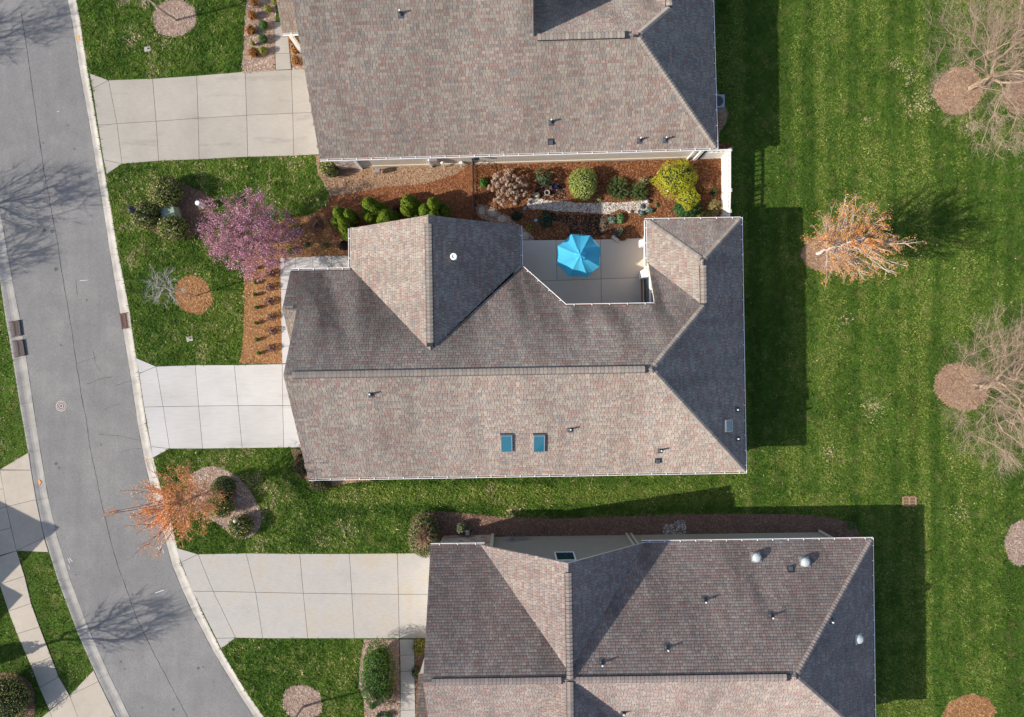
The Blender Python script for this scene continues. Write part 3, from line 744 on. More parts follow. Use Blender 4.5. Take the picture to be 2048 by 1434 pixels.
    def skylight(s, pl, px, py, w, h):
        u, v, z = s.hit(pl, px, py); c = s.L(u, v, z)
        y = Vector((-pl.d[0], -pl.d[1], pl.p)).normalized(); x = Vector((pl.a[0], pl.a[1], 0)); n = x.cross(y); rot = Matrix((x, y, n)).transposed()
        k = empty('skylight', c, parent=s.root)
        mb = MB()
        for cx, cy, dx, dy in ((-w / 2, 0, .05, h), (w / 2, 0, .05, h), (0, h / 2 - .025, w - .05, .05), (0, -h / 2 + .025, w - .05, .05)):
            mb.box(tuple(rot @ Vector((cx, cy, .07))), (dx, dy, .14), mat=rot)
        mb.build('frame', M['metal'], k)
        MB().box(tuple(rot @ Vector((0, 0, .12))), (w - .05, h - .10, .02), mat=rot).build('glass', M['skyglass'], k)
        MB().box(tuple(rot @ Vector((0, h / 2 + .06, .05))), (w + .1, .07, .10), mat=rot).build('head_flashing', M['lead'], k)
    def tube_dome(s, pl, px, py, r=.25, h=.36):
        u, v, z = s.hit(pl, px, py); c = s.L(u, v, z)
        y = Vector((-pl.d[0], -pl.d[1], pl.p)).normalized(); x = Vector((pl.a[0], pl.a[1], 0)); n = x.cross(y); rot = Matrix((x, y, n)).transposed()
        k = empty('sun_tube', c, parent=s.root)
        MB().cyl((0, 0, -.1), (0, 0, h - .12), r * 1.08, n=20).build('collar', M['metal'], k)
        MB().lathe([(r * 1.12, h - .12), (r * 1.1, h - .08), (r * .95, h - .03), (r * .6, h + .04), (0, h + .07)], n=20).build('dome', M['dome'], k, smooth=True)
        MB().box(tuple(rot @ Vector((0, .06, .035))), (.62, .66, .01), mat=rot).build('flashing', M['metal'], k)
    def window(s, u, v, z, w, h, out, m='glass', fr='white', panes=1, name='window'):
        """on a wall: centre u, v, height z; out: outward (u, v)"""
        o = Vector((out[0], out[1], 0)); x = Vector((-out[1], out[0], 0))
        k = empty(name, s.L(u, v, z), parent=s.root)
        rot = Matrix((x, o, Vector((0, 0, 1)))).transposed()
        mb = MB()
        for cx, cz, dx, dz in ((-w / 2, 0, .08, h), (w / 2, 0, .08, h), (0, h / 2 - .04, w - .08, .08), (0, -h / 2 + .04, w - .08, .08)):
            mb.box(tuple(rot @ Vector((cx, .03, cz))), (dx, .08, dz), mat=rot)
        mb.build('frame', M[fr], k)
        for i in range(panes):
            pw = (w - .08) / panes
            MB().box(tuple(rot @ Vector((-w / 2 + .04 + pw * (i + .5), .02, 0))), (pw - .03, .03, h - .14), mat=rot).build('pane', M[m], k)
        return k

# ---- middle house
Hm = House('middle house with brown shingle hip roof, white gutters, two skylights and courtyard', .95, (.8, .5))
mS = Hm.slope([(-12.69, -7.21), (14.26, -7.21), (7.726, -.71), (-12.69, -.71)], Plane((0, -7.21), (0, -1), 3.35, .6615))
mE = Hm.slope([(14.26, -7.21), (14.26, 8.4), (11.35, 5.6), (11.35, 2.914), (7.726, -.71)], Plane((14.26, 0), (1, 0), 3.35, .658))
mWN = Hm.slope([(8.44, 8.4), (14.26, 8.4), (11.35, 5.6)], Plane((0, 8.4), (0, 1), 3.35, .684), .15)
mWW = Hm.slope([(8.44, 8.4), (11.35, 5.6), (11.35, 2.914), (8.44, 5.79)], Plane((8.44, 0), (-1, 0), 3.35, .658))
mN = Hm.slope([(-13.55, 5.65), (-13.55, 3.2), (-12.69, 3.2), (-12.69, -.71), (7.726, -.71), (11.35, 2.914), (8.5, 5.73), (8.5, 3.05), (3.2, 3.05), (.68, 5.62), (-4.61, .498), (-9.72, 5.65)], Plane((0, 5.79), (0, 1), 3.35, .6615), .50)
mGW = Hm.slope([(-9.87, 8.2), (-4.61, 8.2), (-4.61, .498), (-9.87, 5.79)], Plane((-9.87, 0), (-1, 0), 3.35, .6654))
mGE = Hm.slope([(.63, 8.2), (-4.61, 8.2), (-4.61, .498), (.63, 5.79)], Plane((.63, 0), (1, 0), 3.35, .668))
mPS = Hm.slope([(-13.55, 3.2), (-12.75, 3.2), (-12.75, .9), (-13.55, .9)], Plane((0, .9), (0, -1), 3.54, .6615))
Hm.ridge((-12.2, -.71, 7.66), (7.5, -.71, 7.66))
Hm.ridge((-4.61, 7.7, 6.86), (-4.61, .75, 6.86))
Hm.ridge((11.35, 5.3, 5.27), (11.35, 3.0, 5.27))
Hm.ridge((14.2, -7.15, 3.39), (7.8, -.78, 7.6), 'hip', .01)
Hm.ridge((14.2, 8.34, 3.39), (11.4, 5.65, 5.24), 'hip', .01)
Hm.ridge((8.5, 8.34, 3.39), (11.3, 5.65, 5.24), 'hip', .01)
Hm.ridge((11.35, 2.914, 5.27), (7.8, -.64, 7.6), 'hip', .01)
Hm.ridge((-13.5, 3.2, 5.07), (-12.75, 3.2, 5.07), 'hip', .0)
Hm.gutter((-12.69, -7.21, 3.35), (14.38, -7.21, 3.35), (0, -1))
Hm.gutter((14.26, -7.3, 3.35), (14.26, 8.5, 3.35), (1, 0))
Hm.gutter((8.35, 8.4, 3.35), (14.26, 8.4, 3.35), (0, 1))
Hm.gutter((8.44, 8.4, 3.35), (8.44, 5.6, 3.35), (-1, 0))
Hm.gutter((3.2, 3.05, mN.h(0, 3.05)), (8.45, 3.05, mN.h(0, 3.05)), (0, 1))
Hm.gutter((.68, 5.62, 3.47), (3.2, 3.05, mN.h(0, 3.05)), (.714, .700))
Hm.gutter((.63, 5.75, 3.35), (.63, 8.2, 3.35), (1, 0))
Hm.gutter((-9.87, 5.75, 3.35), (-9.87, 8.2, 3.35), (-1, 0))
Hm.gutter((-13.5, 5.65, mN.h(0, 5.65)), (-9.9, 5.65, mN.h(0, 5.65)), (0, 1))
o_ = .02
Hm.wall([(-12.3, -.71, 7.3), (-12.3, -6.8, 3.4), (13.85, -6.8, 3.4), (13.85, 8.0, 3.35), (8.86, 8.0, 3.35), (8.86, 5.85, 3.35), (8.86, 5.75, 3.2), (8.86, 2.66, mN.h(0, 2.66) - .25), (3.05, 2.66, mN.h(0, 2.66) - .2), (.22, 5.4, 3.3), (.22, 7.85, 3.4), (-4.61, 7.85, 6.6), (-9.48, 7.85, 3.4), (-9.48, 5.2, 3.4), (-12.3, 5.2, 3.4), (-12.3, -.71, 7.3)], M['siding'])
for v in (7.3,): Hm.window(8.86, v, 1.3, .55, 1.1, (-1, 0), name='window')
# glazed doors and white trim on the wing that faces the courtyard
Hm.window(8.85, 4.05, 1.15, 2.2, 2.1, (-1, 0), panes=3, name='patio_door')
Hm.window(8.85, 3.4, 2.9, 1.2, .8, (-1, 0), name='window')
Hm.window(8.85, 4.7, 2.75, 1.0, .65, (-1, 0), name='window')
Hm.part(MB().box((8.74, 4.05, .06), (.16, 2.3, .1)), 'door_sill', M['wood'])
for u in (4.4, 6.0, 7.6): Hm.window(u, 2.68, 1.3, 1.2, 1.7, (0, 1), panes=2)
gd = empty('garage_door', Hm.L(-12.32, -4.2, 1.1), parent=Hm.root)
for k in range(4): MB().box((-.02, 0, -.8 + k * .53), (.06, 4.8, .51)).build('panel', M['white'], gd)
fd = Hm.window(-12.3, 3.6, 1.05, 1.0, 2.1, (-1, 0), m='wood', name='front_door')
Hm.part(MB().box((-13.2, 5.3, 1.7), (.25, .25, 3.3)), 'porch_post', M['white'])
Hm.part(MB().box((-13.2, 1.2, 1.7), (.25, .25, 3.3)), 'porch_post', M['white'])
Hm.part(MB().box((8.36, 7.15, 2.2), (.30, .42, .55)), 'wall_box', M['white'])
Hm.part(MB().box((8.68, 5.35, .85), (.3, .5, 1.6)), 'wall_cabinet', M['white'])
for x, y in ((742, 788), (1140, 858), (1320, 900)): Hm.pipe(mS, x, y)
Hm.boxvent(mS, 1316, 921)
Hm.skylight(mS, 1013, 885, .64, 1.30)
Hm.skylight(mS, 1078, 885, .64, 1.30)
Hm.skylight(mE, 1455, 851, .68, .62)
Hm.pipe(mE, 1473, 819, .3); Hm.pipe(mE, 1474, 877, .3)
u, v, z = Hm.hit(mGE, 909, 516)
fl = MB().cyl((0, 0, -.15), (0, 0, .5), .15, n=16).build('flue', M['pvc'], Hm.root, Hm.L(u, v, z))
MB().lathe([(.17, .5), (.20, .52), (.20, .60), (.17, .62), (.11, .62), (.11, .56), (0, .56)], n=18).build('flue_cap', M['white'], fl)

# ---- house at the top
Hn = House('upper house with large brown shingle roof and stained driveway', 1.6, (1.0, 19.0))
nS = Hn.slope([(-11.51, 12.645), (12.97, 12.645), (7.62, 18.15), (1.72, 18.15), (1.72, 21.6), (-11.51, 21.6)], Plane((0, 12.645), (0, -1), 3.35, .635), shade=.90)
nE = Hn.slope([(12.97, 12.645), (12.97, 27), (9.8, 24), (9.8, 20.33), (7.62, 18.15)], Plane((12.97, 0), (1, 0), 3.35, .6533))
nN = Hn.slope([(1.72, 18.15), (7.62, 18.15), (9.8, 20.33), (6.63, 23.5), (1.72, 23.5)], Plane((0, 23.5), (0, 1), 3.351, .6533), .35)
nWW = Hn.slope([(9.8, 20.33), (9.8, 24), (6.63, 27), (6.63, 23.5)], Plane((6.63, 0), (-1, 0), 3.351, .6533))
nWN = Hn.slope([(6.63, 27), (9.8, 24), (12.97, 27)], Plane((0, 27), (0, 1), 3.35, .69))
nTN = Hn.slope([(-11.51, 21.6), (1.72, 21.6), (1.72, 30), (-11.51, 30)], Plane((0, 30), (0, 1), 3.7, .636))
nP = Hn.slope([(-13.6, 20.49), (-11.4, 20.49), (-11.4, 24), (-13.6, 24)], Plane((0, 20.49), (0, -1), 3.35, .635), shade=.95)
Hn.ridge((1.95, 18.15, 6.86), (7.1, 18.15, 6.86))
Hn.ridge((-11.3, 21.6, 9.05), (1.5, 21.6, 9.05))
Hn.ridge((12.9, 12.7, 3.39), (7.7, 18.07, 6.8), 'hip', .01)
Hn.ridge((9.8, 20.33, 5.43), (7.7, 18.22, 6.8), 'hip', .01)
Hn.ridge((9.8, 23.8, 5.43), (9.8, 20.4, 5.43))
Hn.gutter((-11.51, 12.645, 3.35), (13.05, 12.645, 3.35), (0, -1))
Hn.gutter((12.97, 12.6, 3.35), (12.97, 27, 3.35), (1, 0))
Hn.gutter((-13.6, 20.49, 3.35), (-11.5, 20.49, 3.35), (0, -1))
Hn.wall([(-11.15, 29.6, 3.6), (-11.15, 21.6, 8.6), (-11.15, 13.02, 3.4), (12.58, 13.02, 3.4), (12.58, 26.6, 3.4), (-11.15, 29.6, 3.4)], M['siding'])
Hn.wall([(1.52, 18.0, 6.6), (1.52, 21.6, 8.8), (1.52, 29.6, 3.7)], M['siding'])
mb = MB()
for k in range(116):
    u = -9.3 + k * .188
    if u < 12.5: mb.box((u, 13.018, 1.85), (.022, .009, 2.95))
tag(Hn.part(mb, 'siding_battens', M['siding']), kind='stuff')
Hn.part(MB().box((.7, 12.995, .18), (23.7, .06, .36)), 'foundation', M['found'])
def stones(H, u0, u1, v, z1, out, n=150):
    mb = MB()
    z = .02
    while z < z1:
        h = random.uniform(.12, .26); u = u0
        while u < u1:
            w = random.uniform(.18, .5); w = min(w, u1 - u)
            c = random.choice(((.50, .37, .30), (.42, .31, .26), (.56, .46, .38), (.36, .25, .21), (.62, .52, .44)))
            mb.box((u + w / 2, v + out * .07, z + h / 2), (w - .02, .14 * random.uniform(.7, 1.2), h - .02), random.uniform(-.05, .05), c)
            u += w
        z += h
    return tag(H.part(mb, 'stone_veneer', M['stone'], colors=True), kind='stuff')
stones(Hn, -11.1, -9.75, 13.02, 3.2, -1)
Hn.part(MB().box((-9.66, 12.93, 1.65), (.16, .16, 3.2)), 'corner_trim', M['white'])
Hn.part(MB().box((12.50, 12.94, 1.65), (.2, .2, 3.2)), 'corner_trim', M['white'])
Hn.part(MB().box((12.0, 12.90, 1.6), (.10, .08, 3.1)), 'downspout', M['white'])
mt = Hn.part(MB().box((-4.70, 12.86, 1.45), (.5, .18, .75)), 'electric_meter', M['metal'])
mb = MB().cyl((-4.15, 12.86, 1.3), (-4.15, 12.72, 1.3), .12, n=12).cyl((-4.15, 12.84, .1), (-4.15, 12.84, 1.2), .03).box((-5.0, 12.88, .9), (.12, .1, 1.6)); Hn.part(mb, 'gas_meter', M['white'])
Hn.part(MB().box((-3.0, 12.9, .7), (.2, .14, .35)).cyl((-3.0, 12.85, .0), (-3.0, 12.85, .6), .025), 'hose_bib', M['white'])
Hn.part(MB().box((-8.5, 12.6, .5), (.32, .25, .42)).cyl((-8.75, 12.7, 0), (-8.75, 12.7, .7), .03), 'utility_box', M['metal'])
Hn.part(MB().box((-1.9, 12.86, 1.9), (.32, .2, .24)), 'wall_light', M['darkmetal'])
for x, y in ((801, 28), (1102, 244), (1279, 280), (1330, 279)): Hn.pipe(nS, x, y, .45)
Hn.boxvent(nS, 1102, 284)
ac = thing('air_conditioner', 'pale grey air conditioner half under the eave behind the upper house', 'air conditioner', tuple(P(1430, 210)))
MB().prism([(-.42, -.42), (.42, -.42), (.42, .42), (-.42, .42)], 0, .72).build('cabinet', M['metal'], ac)
MB().lathe([(0, .735), (.3, .735), (.34, .72)], n=20).build('fan_grille', M['black'], ac)
for k in range(4): MB().lathe([(.08 * k + .03, .745), (.08 * k + .05, .745)], n=20).build('grille_ring', M['steel'], ac)
MB().box((0, 0, -.0), (1.0, 1.0, .08)).build('pad', M['con_n'], ac)

# ---- house at the bottom
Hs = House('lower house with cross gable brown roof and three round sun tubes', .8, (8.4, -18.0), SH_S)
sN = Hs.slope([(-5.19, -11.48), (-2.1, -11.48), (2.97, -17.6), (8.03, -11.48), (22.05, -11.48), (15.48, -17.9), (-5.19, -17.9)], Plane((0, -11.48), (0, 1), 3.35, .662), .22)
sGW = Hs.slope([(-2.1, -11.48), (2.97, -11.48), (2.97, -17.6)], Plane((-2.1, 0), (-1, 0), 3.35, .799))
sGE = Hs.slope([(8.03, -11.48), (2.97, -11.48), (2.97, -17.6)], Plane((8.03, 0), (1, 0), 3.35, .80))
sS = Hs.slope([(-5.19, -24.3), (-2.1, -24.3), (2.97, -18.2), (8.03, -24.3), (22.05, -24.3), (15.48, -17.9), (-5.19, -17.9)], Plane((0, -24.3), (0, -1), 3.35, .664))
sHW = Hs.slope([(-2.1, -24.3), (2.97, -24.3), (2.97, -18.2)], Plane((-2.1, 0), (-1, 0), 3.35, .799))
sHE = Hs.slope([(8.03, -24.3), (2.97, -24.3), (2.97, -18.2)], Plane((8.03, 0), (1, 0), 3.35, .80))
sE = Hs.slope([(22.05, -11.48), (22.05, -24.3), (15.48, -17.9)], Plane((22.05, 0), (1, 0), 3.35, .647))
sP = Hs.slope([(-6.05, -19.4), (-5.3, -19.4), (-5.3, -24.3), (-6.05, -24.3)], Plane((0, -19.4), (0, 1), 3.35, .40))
Hs.ridge((-4.7, -17.9, 7.61), (2.6, -17.9, 7.61)); Hs.ridge((3.3, -17.9, 7.61), (15.2, -17.9, 7.61))
Hs.ridge((2.97, -12.0, 7.42), (2.97, -17.85, 7.62)); Hs.ridge((2.97, -23.8, 7.42), (2.97, -17.95, 7.62))
Hs.ridge((22.0, -11.55, 3.39), (15.6, -17.8, 7.55), 'hip', .01); Hs.ridge((22.0, -24.2, 3.39), (15.6, -18.0, 7.55), 'hip', .01)
Hs.gutter((-5.19, -11.48, 3.35), (-1.85, -11.48, 3.35), (0, 1)); Hs.gutter((7.85, -11.48, 3.35), (22.15, -11.48, 3.35), (0, 1))
Hs.gutter((22.05, -11.4, 3.35), (22.05, -24.3, 3.35), (1, 0))
Hs.wall([(-4.85, -24, 3.4), (-4.85, -17.9, 7.2), (-4.85, -11.86, 3.4), (-2.0, -11.86, 3.3), (2.97, -11.86, 7.15), (7.9, -11.86, 3.3), (20.4, -11.86, 3.4), (20.4, -12.2, 3.4), (21.65, -12.2, 3.4), (21.65, -24, 3.4), (-4.85, -24, 3.4)][::-1], M['siding_s'])
mb = MB()
for k in range(40):
    z = .5 + k * .17; hw = 4.9 if z < 3.3 else 4.9 * (7.1 - z) / 3.8
    if hw > .2: mb.box((2.97, -11.845, z), (2 * hw, .03, .02))
tag(Hs.part(mb, 'siding_laps', M['siding_s']), kind='stuff')
stones(Hs, -4.75, -1.55, -11.86, 3.1, 1)
Hs.part(MB().box((-1.45, -11.72, 1.9), (.2, .2, 3.8)), 'corner_trim', M['fascia'])
Hs.part(MB().box((7.45, -11.76, 1.7), (.14, .1, 3.4)), 'downspout', M['fascia']); Hs.part(MB().box((7.75, -11.78, 1.6), (.16, .12, 3.2)), 'corner_trim', M['fascia'])
Hs.part(MB().box((20.3, -11.76, 1.6), (.14, .12, 3.2)), 'corner_trim', M['fascia'])
Hs.window(3.0, -11.85, 4.85, 1.12, 1.75, (0, 1), name='gable_window')
em = Hs.part(MB().box((-.35, -11.74, 1.0), (.3, .18, .5)).cyl((-.12, -11.76, 0), (-.12, -11.76, 1.6), .03), 'electric_meter', M['metal'])
Hs.part(MB().box((.3, -11.76, .9), (.3, .16, .3)).box((.7, -11.76, .9), (.3, .16, .35)), 'cable_box', M['metal'])
Hs.part(MB().box((-3.1, -11.45, .35), (.26, .3, .4)).cyl((-2.8, -11.5, 0), (-2.8, -11.5, .6), .03), 'gas_meter', M['metal'])
for x, y in ((1408, 1200), (1541, 1231), (1333, 1295), (1203, 1325)): Hs.pipe(sN, x, y)
Hs.pipe(sE, 1661, 1241, .35)
Hs.pipe(sHE, 1244, 1424, .4) if False else Hs.pipe(sS, 1246, 1424, .35)
Hs.boxvent(sN, 1581, 1138)
Hs.tube_dome(sN, 1511, 1113); Hs.tube_dome(sN, 1608, 1122); Hs.tube_dome(sE, 1717, 1277, h=.2)

for H_, u_, v_ in ((Hs, -4.88, -14.4), (Hn, -11.18, 15.6)):
    gd = empty('garage_door', H_.L(u_, v_, 1.1), parent=H_.root)
    for k in range(4): MB().box((-.02, 0, -.8 + k * .53), (.06, 4.8, .51)).build('panel', M['white'], gd)
for v_ in (-19.6, -23.9): Hs.part(MB().box((-5.9, v_, 1.7), (.22, .22, 3.3)), 'porch_post', M['white'])
for v_ in (20.8, 23.7): Hn.part(MB().box((-13.4, v_, 1.65), (.22, .22, 3.2)), 'porch_post', M['white'])
# ---- house across the street, outside the frame: only its shadow falls into the picture
Hw = House('house across the street whose gable shadow falls on the sidewalk', 0, (-46, -14.5))
ax, ay = P(-190, 1135).x, P(-190, 1135).y
wW = Hw.slope([(ax, ay + 3.75), (ax - 14, ay + 3.75), (ax - 14, ay), (ax, ay)], Plane((0, ay + 3.75), (0, 1), 3.35, .84))
Hw.slope([(ax, ay - 3.75), (ax - 14, ay - 3.75), (ax - 14, ay), (ax, ay)], Plane((0, ay - 3.75), (0, -1), 3.35, .84))
bx, by = P(-161, 1244).x, P(-161, 1244).y
Hw.slope([(bx, by + 1.9), (bx - 9, by + 1.9), (bx - 9, by), (bx, by)], Plane((0, by + 1.9), (0, 1), 3.0, .8))
Hw.slope([(bx, by - 2.0), (bx - 9, by - 2.0), (bx - 9, by), (bx, by)], Plane((0, by - 2.0), (0, -1), 2.9, .8))
Hw.wall([(ax - .3, ay, 6.2), (ax - .3, ay - 3.4, 3.4), (ax - 13.6, ay - 3.4, 3.4), (ax - 13.6, ay, 6.2), (ax - 13.6, ay + 3.4, 3.4), (ax - .3, ay + 3.4, 3.4), (ax - .3, ay, 6.2)][::-1], M['siding'])
Hw.wall([(bx - .3, by, 4.3), (bx - .3, by - 1.7, 2.9), (bx - 8, by - 1.7, 2.9), (bx - 8, by + 1.7, 2.9), (bx - .3, by + 1.7, 2.9), (bx - .3, by, 4.3)][::-1], M['siding'])
for H_ in (Hm, Hn, Hs):
    pass
EXC += [[Hm.world(u, v) for u, v in ((-12.3, -6.8), (13.85, -6.8), (13.85, 8), (8.86, 8), (8.86, 2.66), (3.05, 2.66), (.22, 5.4), (.22, 7.85), (-9.48, 7.85), (-9.48, 5.2), (-12.3, 5.2))],
        [Hn.world(u, v) for u, v in ((-11.15, 13.02), (12.58, 13.02), (12.58, 27), (-11.15, 29))],
        [Hs.world(u, v) for u, v in ((-4.85, -24), (-4.85, -11.86), (21.65, -11.86), (21.65, -24))]]
# ------------------------------------------------------------------ plants
def tubes(A, B, ra, rb, n):
    A = np.asarray(A, float); B = np.asarray(B, float); ra = np.asarray(ra, float); rb = np.asarray(rb, float)
    d = B - A; d /= np.maximum(np.linalg.norm(d, axis=1, keepdims=True), 1e-6)
    ref = np.where(np.abs(d[:, 2:3]) > .9, np.array([[1., 0, 0]]), np.array([[0, 0, 1.]]))
    a = np.cross(d, ref); a /= np.linalg.norm(a, axis=1, keepdims=True); b = np.cross(d, a)
    t = np.arange(n) * 2 * math.pi / n
    c = a[:, None] * np.cos(t)[None, :, None] + b[:, None] * np.sin(t)[None, :, None]
    V = np.concatenate([A[:, None] + c * ra[:, None, None], B[:, None] + c * rb[:, None, None]], 1)
    k = np.arange(n); k2 = (k + 1) % n
    F = np.stack([k, k2, k2 + n, k + n], 1)
    F = (np.arange(len(A)) * 2 * n)[:, None, None] + F[None]
    return V.reshape(-1, 3), F.reshape(-1, 4)

def leafquads(c, nrm, size, asp=.6):
    n = len(c)
    nrm = nrm / np.maximum(np.linalg.norm(nrm, axis=1, keepdims=True), 1e-6)
    r = rng.normal(size=(n, 3)); a = np.cross(nrm, r); a /= np.maximum(np.linalg.norm(a, axis=1, keepdims=True), 1e-6); b = np.cross(nrm, a)
    s = (size * rng.uniform(.6, 1.3, n))[:, None]
    a = a * s; b = b * s * asp
    V = np.stack([c - a, c - b * .9 + a * .1, c + a, c + b], 1).reshape(-1, 3)
    return V, np.arange(4 * n).reshape(-1, 4)

def twig_mesh(t, name, A, B, ra, rb, n, cols, var=.22):
    V, F = tubes(A, B, ra, rb, n)
    return bulk(name, V, F, np.repeat(pal(len(A), cols, var), n, 0), M['bark'], t)
def add_leaves(t, name, c, cols, size, spread, var=.2, asp=.6):
    c = c + rng.normal(0, spread, c.shape)
    V, F = leafquads(c, rng.normal(size=c.shape) + np.array([0, 0, .5]), size, asp)
    bulk(name, V, F, pal(len(F), cols, var), M['leaf'], t)
def wood(t, par, pos, rmin, power, bark, thick=.035, twigcol=None):
    """branches from a parent list: thick ones become the trunk part, thin ones the crown part"""
    n = len(pos); cnt = np.ones(n)
    for i in range(n - 1, 0, -1): cnt[par[i]] += cnt[i]
    r = rmin * cnt ** power
    i = np.arange(1, n); A = pos[par[i]]; B = pos[i]; rb = r[i]; ra = np.minimum(r[par[i]], rb * 1.35)
    big_ = rb > thick
    twig_mesh(t, 'trunk', A[big_], B[big_], ra[big_], rb[big_], 7, [bark], .10)
    return A[~big_], B[~big_], ra[~big_], rb[~big_]
def spreading_tree(label, px, py, h, fork, R_, N, bark, twig, seed, rmin=.006, power=.46, twigs=4, tl=.45, lean=(0, 0), cz=None, group='trees', blossom=None, straight=1.6, up=.25, lump=.35):
    """a trunk to the fork, then limbs that reach out to points spread through the crown"""
    g = np.random.default_rng(seed); base = P(px, py)
    t = thing('tree', label, 'tree', (base.x, base.y, 0), group=group)
    nt_ = max(3, int(fork / .4)); pos = [np.array([lean[0] * z + .03 * g.normal(), lean[1] * z + .03 * g.normal(), z]) for z in np.linspace(-.05, fork, nt_)]; par = [0] + list(range(nt_ - 1))
    fk = pos[-1]; zc = (h + fork) / 2 + .15 if cz is None else cz; rz = (h - fork) / 2
    d = g.normal(size=(N, 3)); d /= np.linalg.norm(d, axis=1, keepdims=True); rr = g.uniform(.05, 1, N) ** (1 / 2.3)
    vnx = VN(seed + 50); l = 1 - lump / 2 + lump * vnx(np.arctan2(d[:, 1], d[:, 0]) * 2 + 30, d[:, 2] * 2 + 9)
    tg = d * (rr * l)[:, None] * np.array([R_, R_, rz]) + np.array([fk[0], fk[1], zc])
    tg = tg[np.argsort(np.linalg.norm((tg - fk) * np.array([1, 1, .8]), axis=1))]
    P0 = np.empty((N * 3 + nt_ + 5, 3)); P0[:nt_] = pos; n = nt_
    D0 = np.empty(len(P0)); D0[:nt_] = np.linalg.norm(P0[:nt_] - fk, axis=1) + 0; D0[:max(1, nt_ - 2)] = 1e3; D0[nt_ - 1] = 0
    DR = np.zeros((len(P0), 3)); DR[:nt_] = (0, 0, .5)
    for q in tg:
        dq = np.linalg.norm(q - fk)
        vec = q - P0[:n]; L_ = np.linalg.norm(vec, axis=1) + 1e-6; cs = (vec * DR[:n]).sum(1) / L_
        dist = L_ * (1 + straight * (1 - cs)) + np.where(D0[:n] < dq * .96, 0, 50)
        j = int(np.argmin(dist)); a_ = P0[j]; k = 2 if L_[j] > .5 else 1
        for m_ in range(1, k + 1):
            f = m_ / k; p = a_ + (q - a_) * f
            if m_ < k: p = p + np.array([g.normal() * .05, g.normal() * .05, -up * L_[j] * .2 + g.normal() * .04])
            DR[n] = (p - P0[j]) / (np.linalg.norm(p - P0[j]) + 1e-6); P0[n] = p; D0[n] = np.linalg.norm(p - fk); par.append(j); j = n; n += 1
    pos = P0[:n]; par = np.array(par)
    A, B, ra, rb = wood(t, par, pos, rmin, power, bark)
    m = (n - nt_) * twigs; i = g.integers(nt_, n, m); out_ = pos[i] - (fk + np.array([0, 0, .3])); out_ /= np.linalg.norm(out_, axis=1, keepdims=True)
    dv = out_ + g.normal(0, .55, (m, 3)) + np.array([0, 0, .25]); dv /= np.linalg.norm(dv, axis=1, keepdims=True)
    e = pos[i] + dv * (tl * g.uniform(.4, 1.3, m))[:, None]
    twig_mesh(t, 'crown', np.concatenate([A, pos[i]]), np.concatenate([B, e]), np.concatenate([ra, np.full(m, rmin)]), np.concatenate([rb, np.full(m, rmin * .6)]), 3, [twig])
    if blossom:
        k = g.integers(0, m, blossom['n']); f = g.uniform(.0, 1.05, (blossom['n'], 1))
        add_leaves(t, blossom['name'], pos[i][k] + (e - pos[i])[k] * f, blossom['cols'], blossom['size'], blossom['spread'])
    return t
def upright_tree(label, px, py, h, z0, R_, limbs, bark, twig, leaf, seed, lean=(0, 0), r0=.12, group='young maples', rise=(.5, 1.1), inner=.35):
    """straight leader with many straight limbs rising at an angle, leaves towards the tips"""
    g = np.random.default_rng(seed); base = P(px, py); t = thing('tree', label, 'tree', (base.x, base.y, 0), group=group)
    zs = np.linspace(-.05, h, 12); ax_ = np.stack([lean[0] * zs + .03 * g.normal(size=12), lean[1] * zs + .03 * g.normal(size=12), zs], 1)
    rt = r0 * (1 - .88 * zs.clip(0) / h)
    twig_mesh(t, 'trunk', ax_[:-1], ax_[1:], rt[:-1], rt[1:], 8, [bark], .06)
    A, B, ra, rb, tips = [], [], [], [], []
    for k in range(limbs):
        f = (k + g.random()) / limbs; z = z0 + (h * .96 - z0) * f; az = k * 2.39996 + g.normal() * .3
        prof = math.sin(math.pi * (.16 + .80 * f) ** .8) ** .7
        ln = R_ * prof * g.uniform(.75, 1.12); sl = g.uniform(*rise)
        p = np.array([np.interp(z, zs, ax_[:, 0]), np.interp(z, zs, ax_[:, 1]), z]); d = np.array([math.cos(az), math.sin(az), sl]); d /= np.linalg.norm(d)
        L = ln / max(.35, math.hypot(d[0], d[1])); r = .011 + .010 * L
        prev = p; nseg = 4
        for m_ in range(nseg):
            d = d + g.normal(0, .07, 3) + np.array([0, 0, .05]); d /= np.linalg.norm(d)
            nx = prev + d * L / nseg; f0, f1 = m_ / nseg, (m_ + 1) / nseg
            A.append(prev); B.append(nx); ra.append(r * (1 - .75 * f0)); rb.append(r * (1 - .75 * f1))
            for s_ in range(3 if m_ else 1):
                q = prev + (nx - prev) * g.random(); dd = d + g.normal(0, .42, 3); dd /= np.linalg.norm(dd); l2 = L * g.uniform(.14, .34) * (1.1 - .4 * f0)
                e = q + dd * l2; A.append(q); B.append(e); ra.append(r * .42); rb.append(.004)
                for s2 in range(2):
                    q2 = q + (e - q) * g.uniform(.3, .9); d2 = dd + g.normal(0, .45, 3); e2 = q2 + d2 / np.linalg.norm(d2) * l2 * g.uniform(.3, .6); A.append(q2); B.append(e2); ra.append(.006); rb.append(.003)
                    if f1 > inner: tips.append((q2, e2))
                if f1 > inner: tips.append((q, e))
            prev = nx
    twig_mesh(t, 'crown', np.array(A), np.array(B), np.array(ra), np.array(rb), 3, [twig])
    ta = np.array([x for x, _ in tips]); tb_ = np.array([y for _, y in tips]); k = g.integers(0, len(ta), leaf['n']); f = g.uniform(.35, 1.05, (leaf['n'], 1))
    add_leaves(t, 'leaves', ta[k] + (tb_ - ta)[k] * f, leaf['cols'], leaf['size'], leaf['spread'])
    return t
BK, TWG = (.43, .31, .20), (.44, .315, .235)
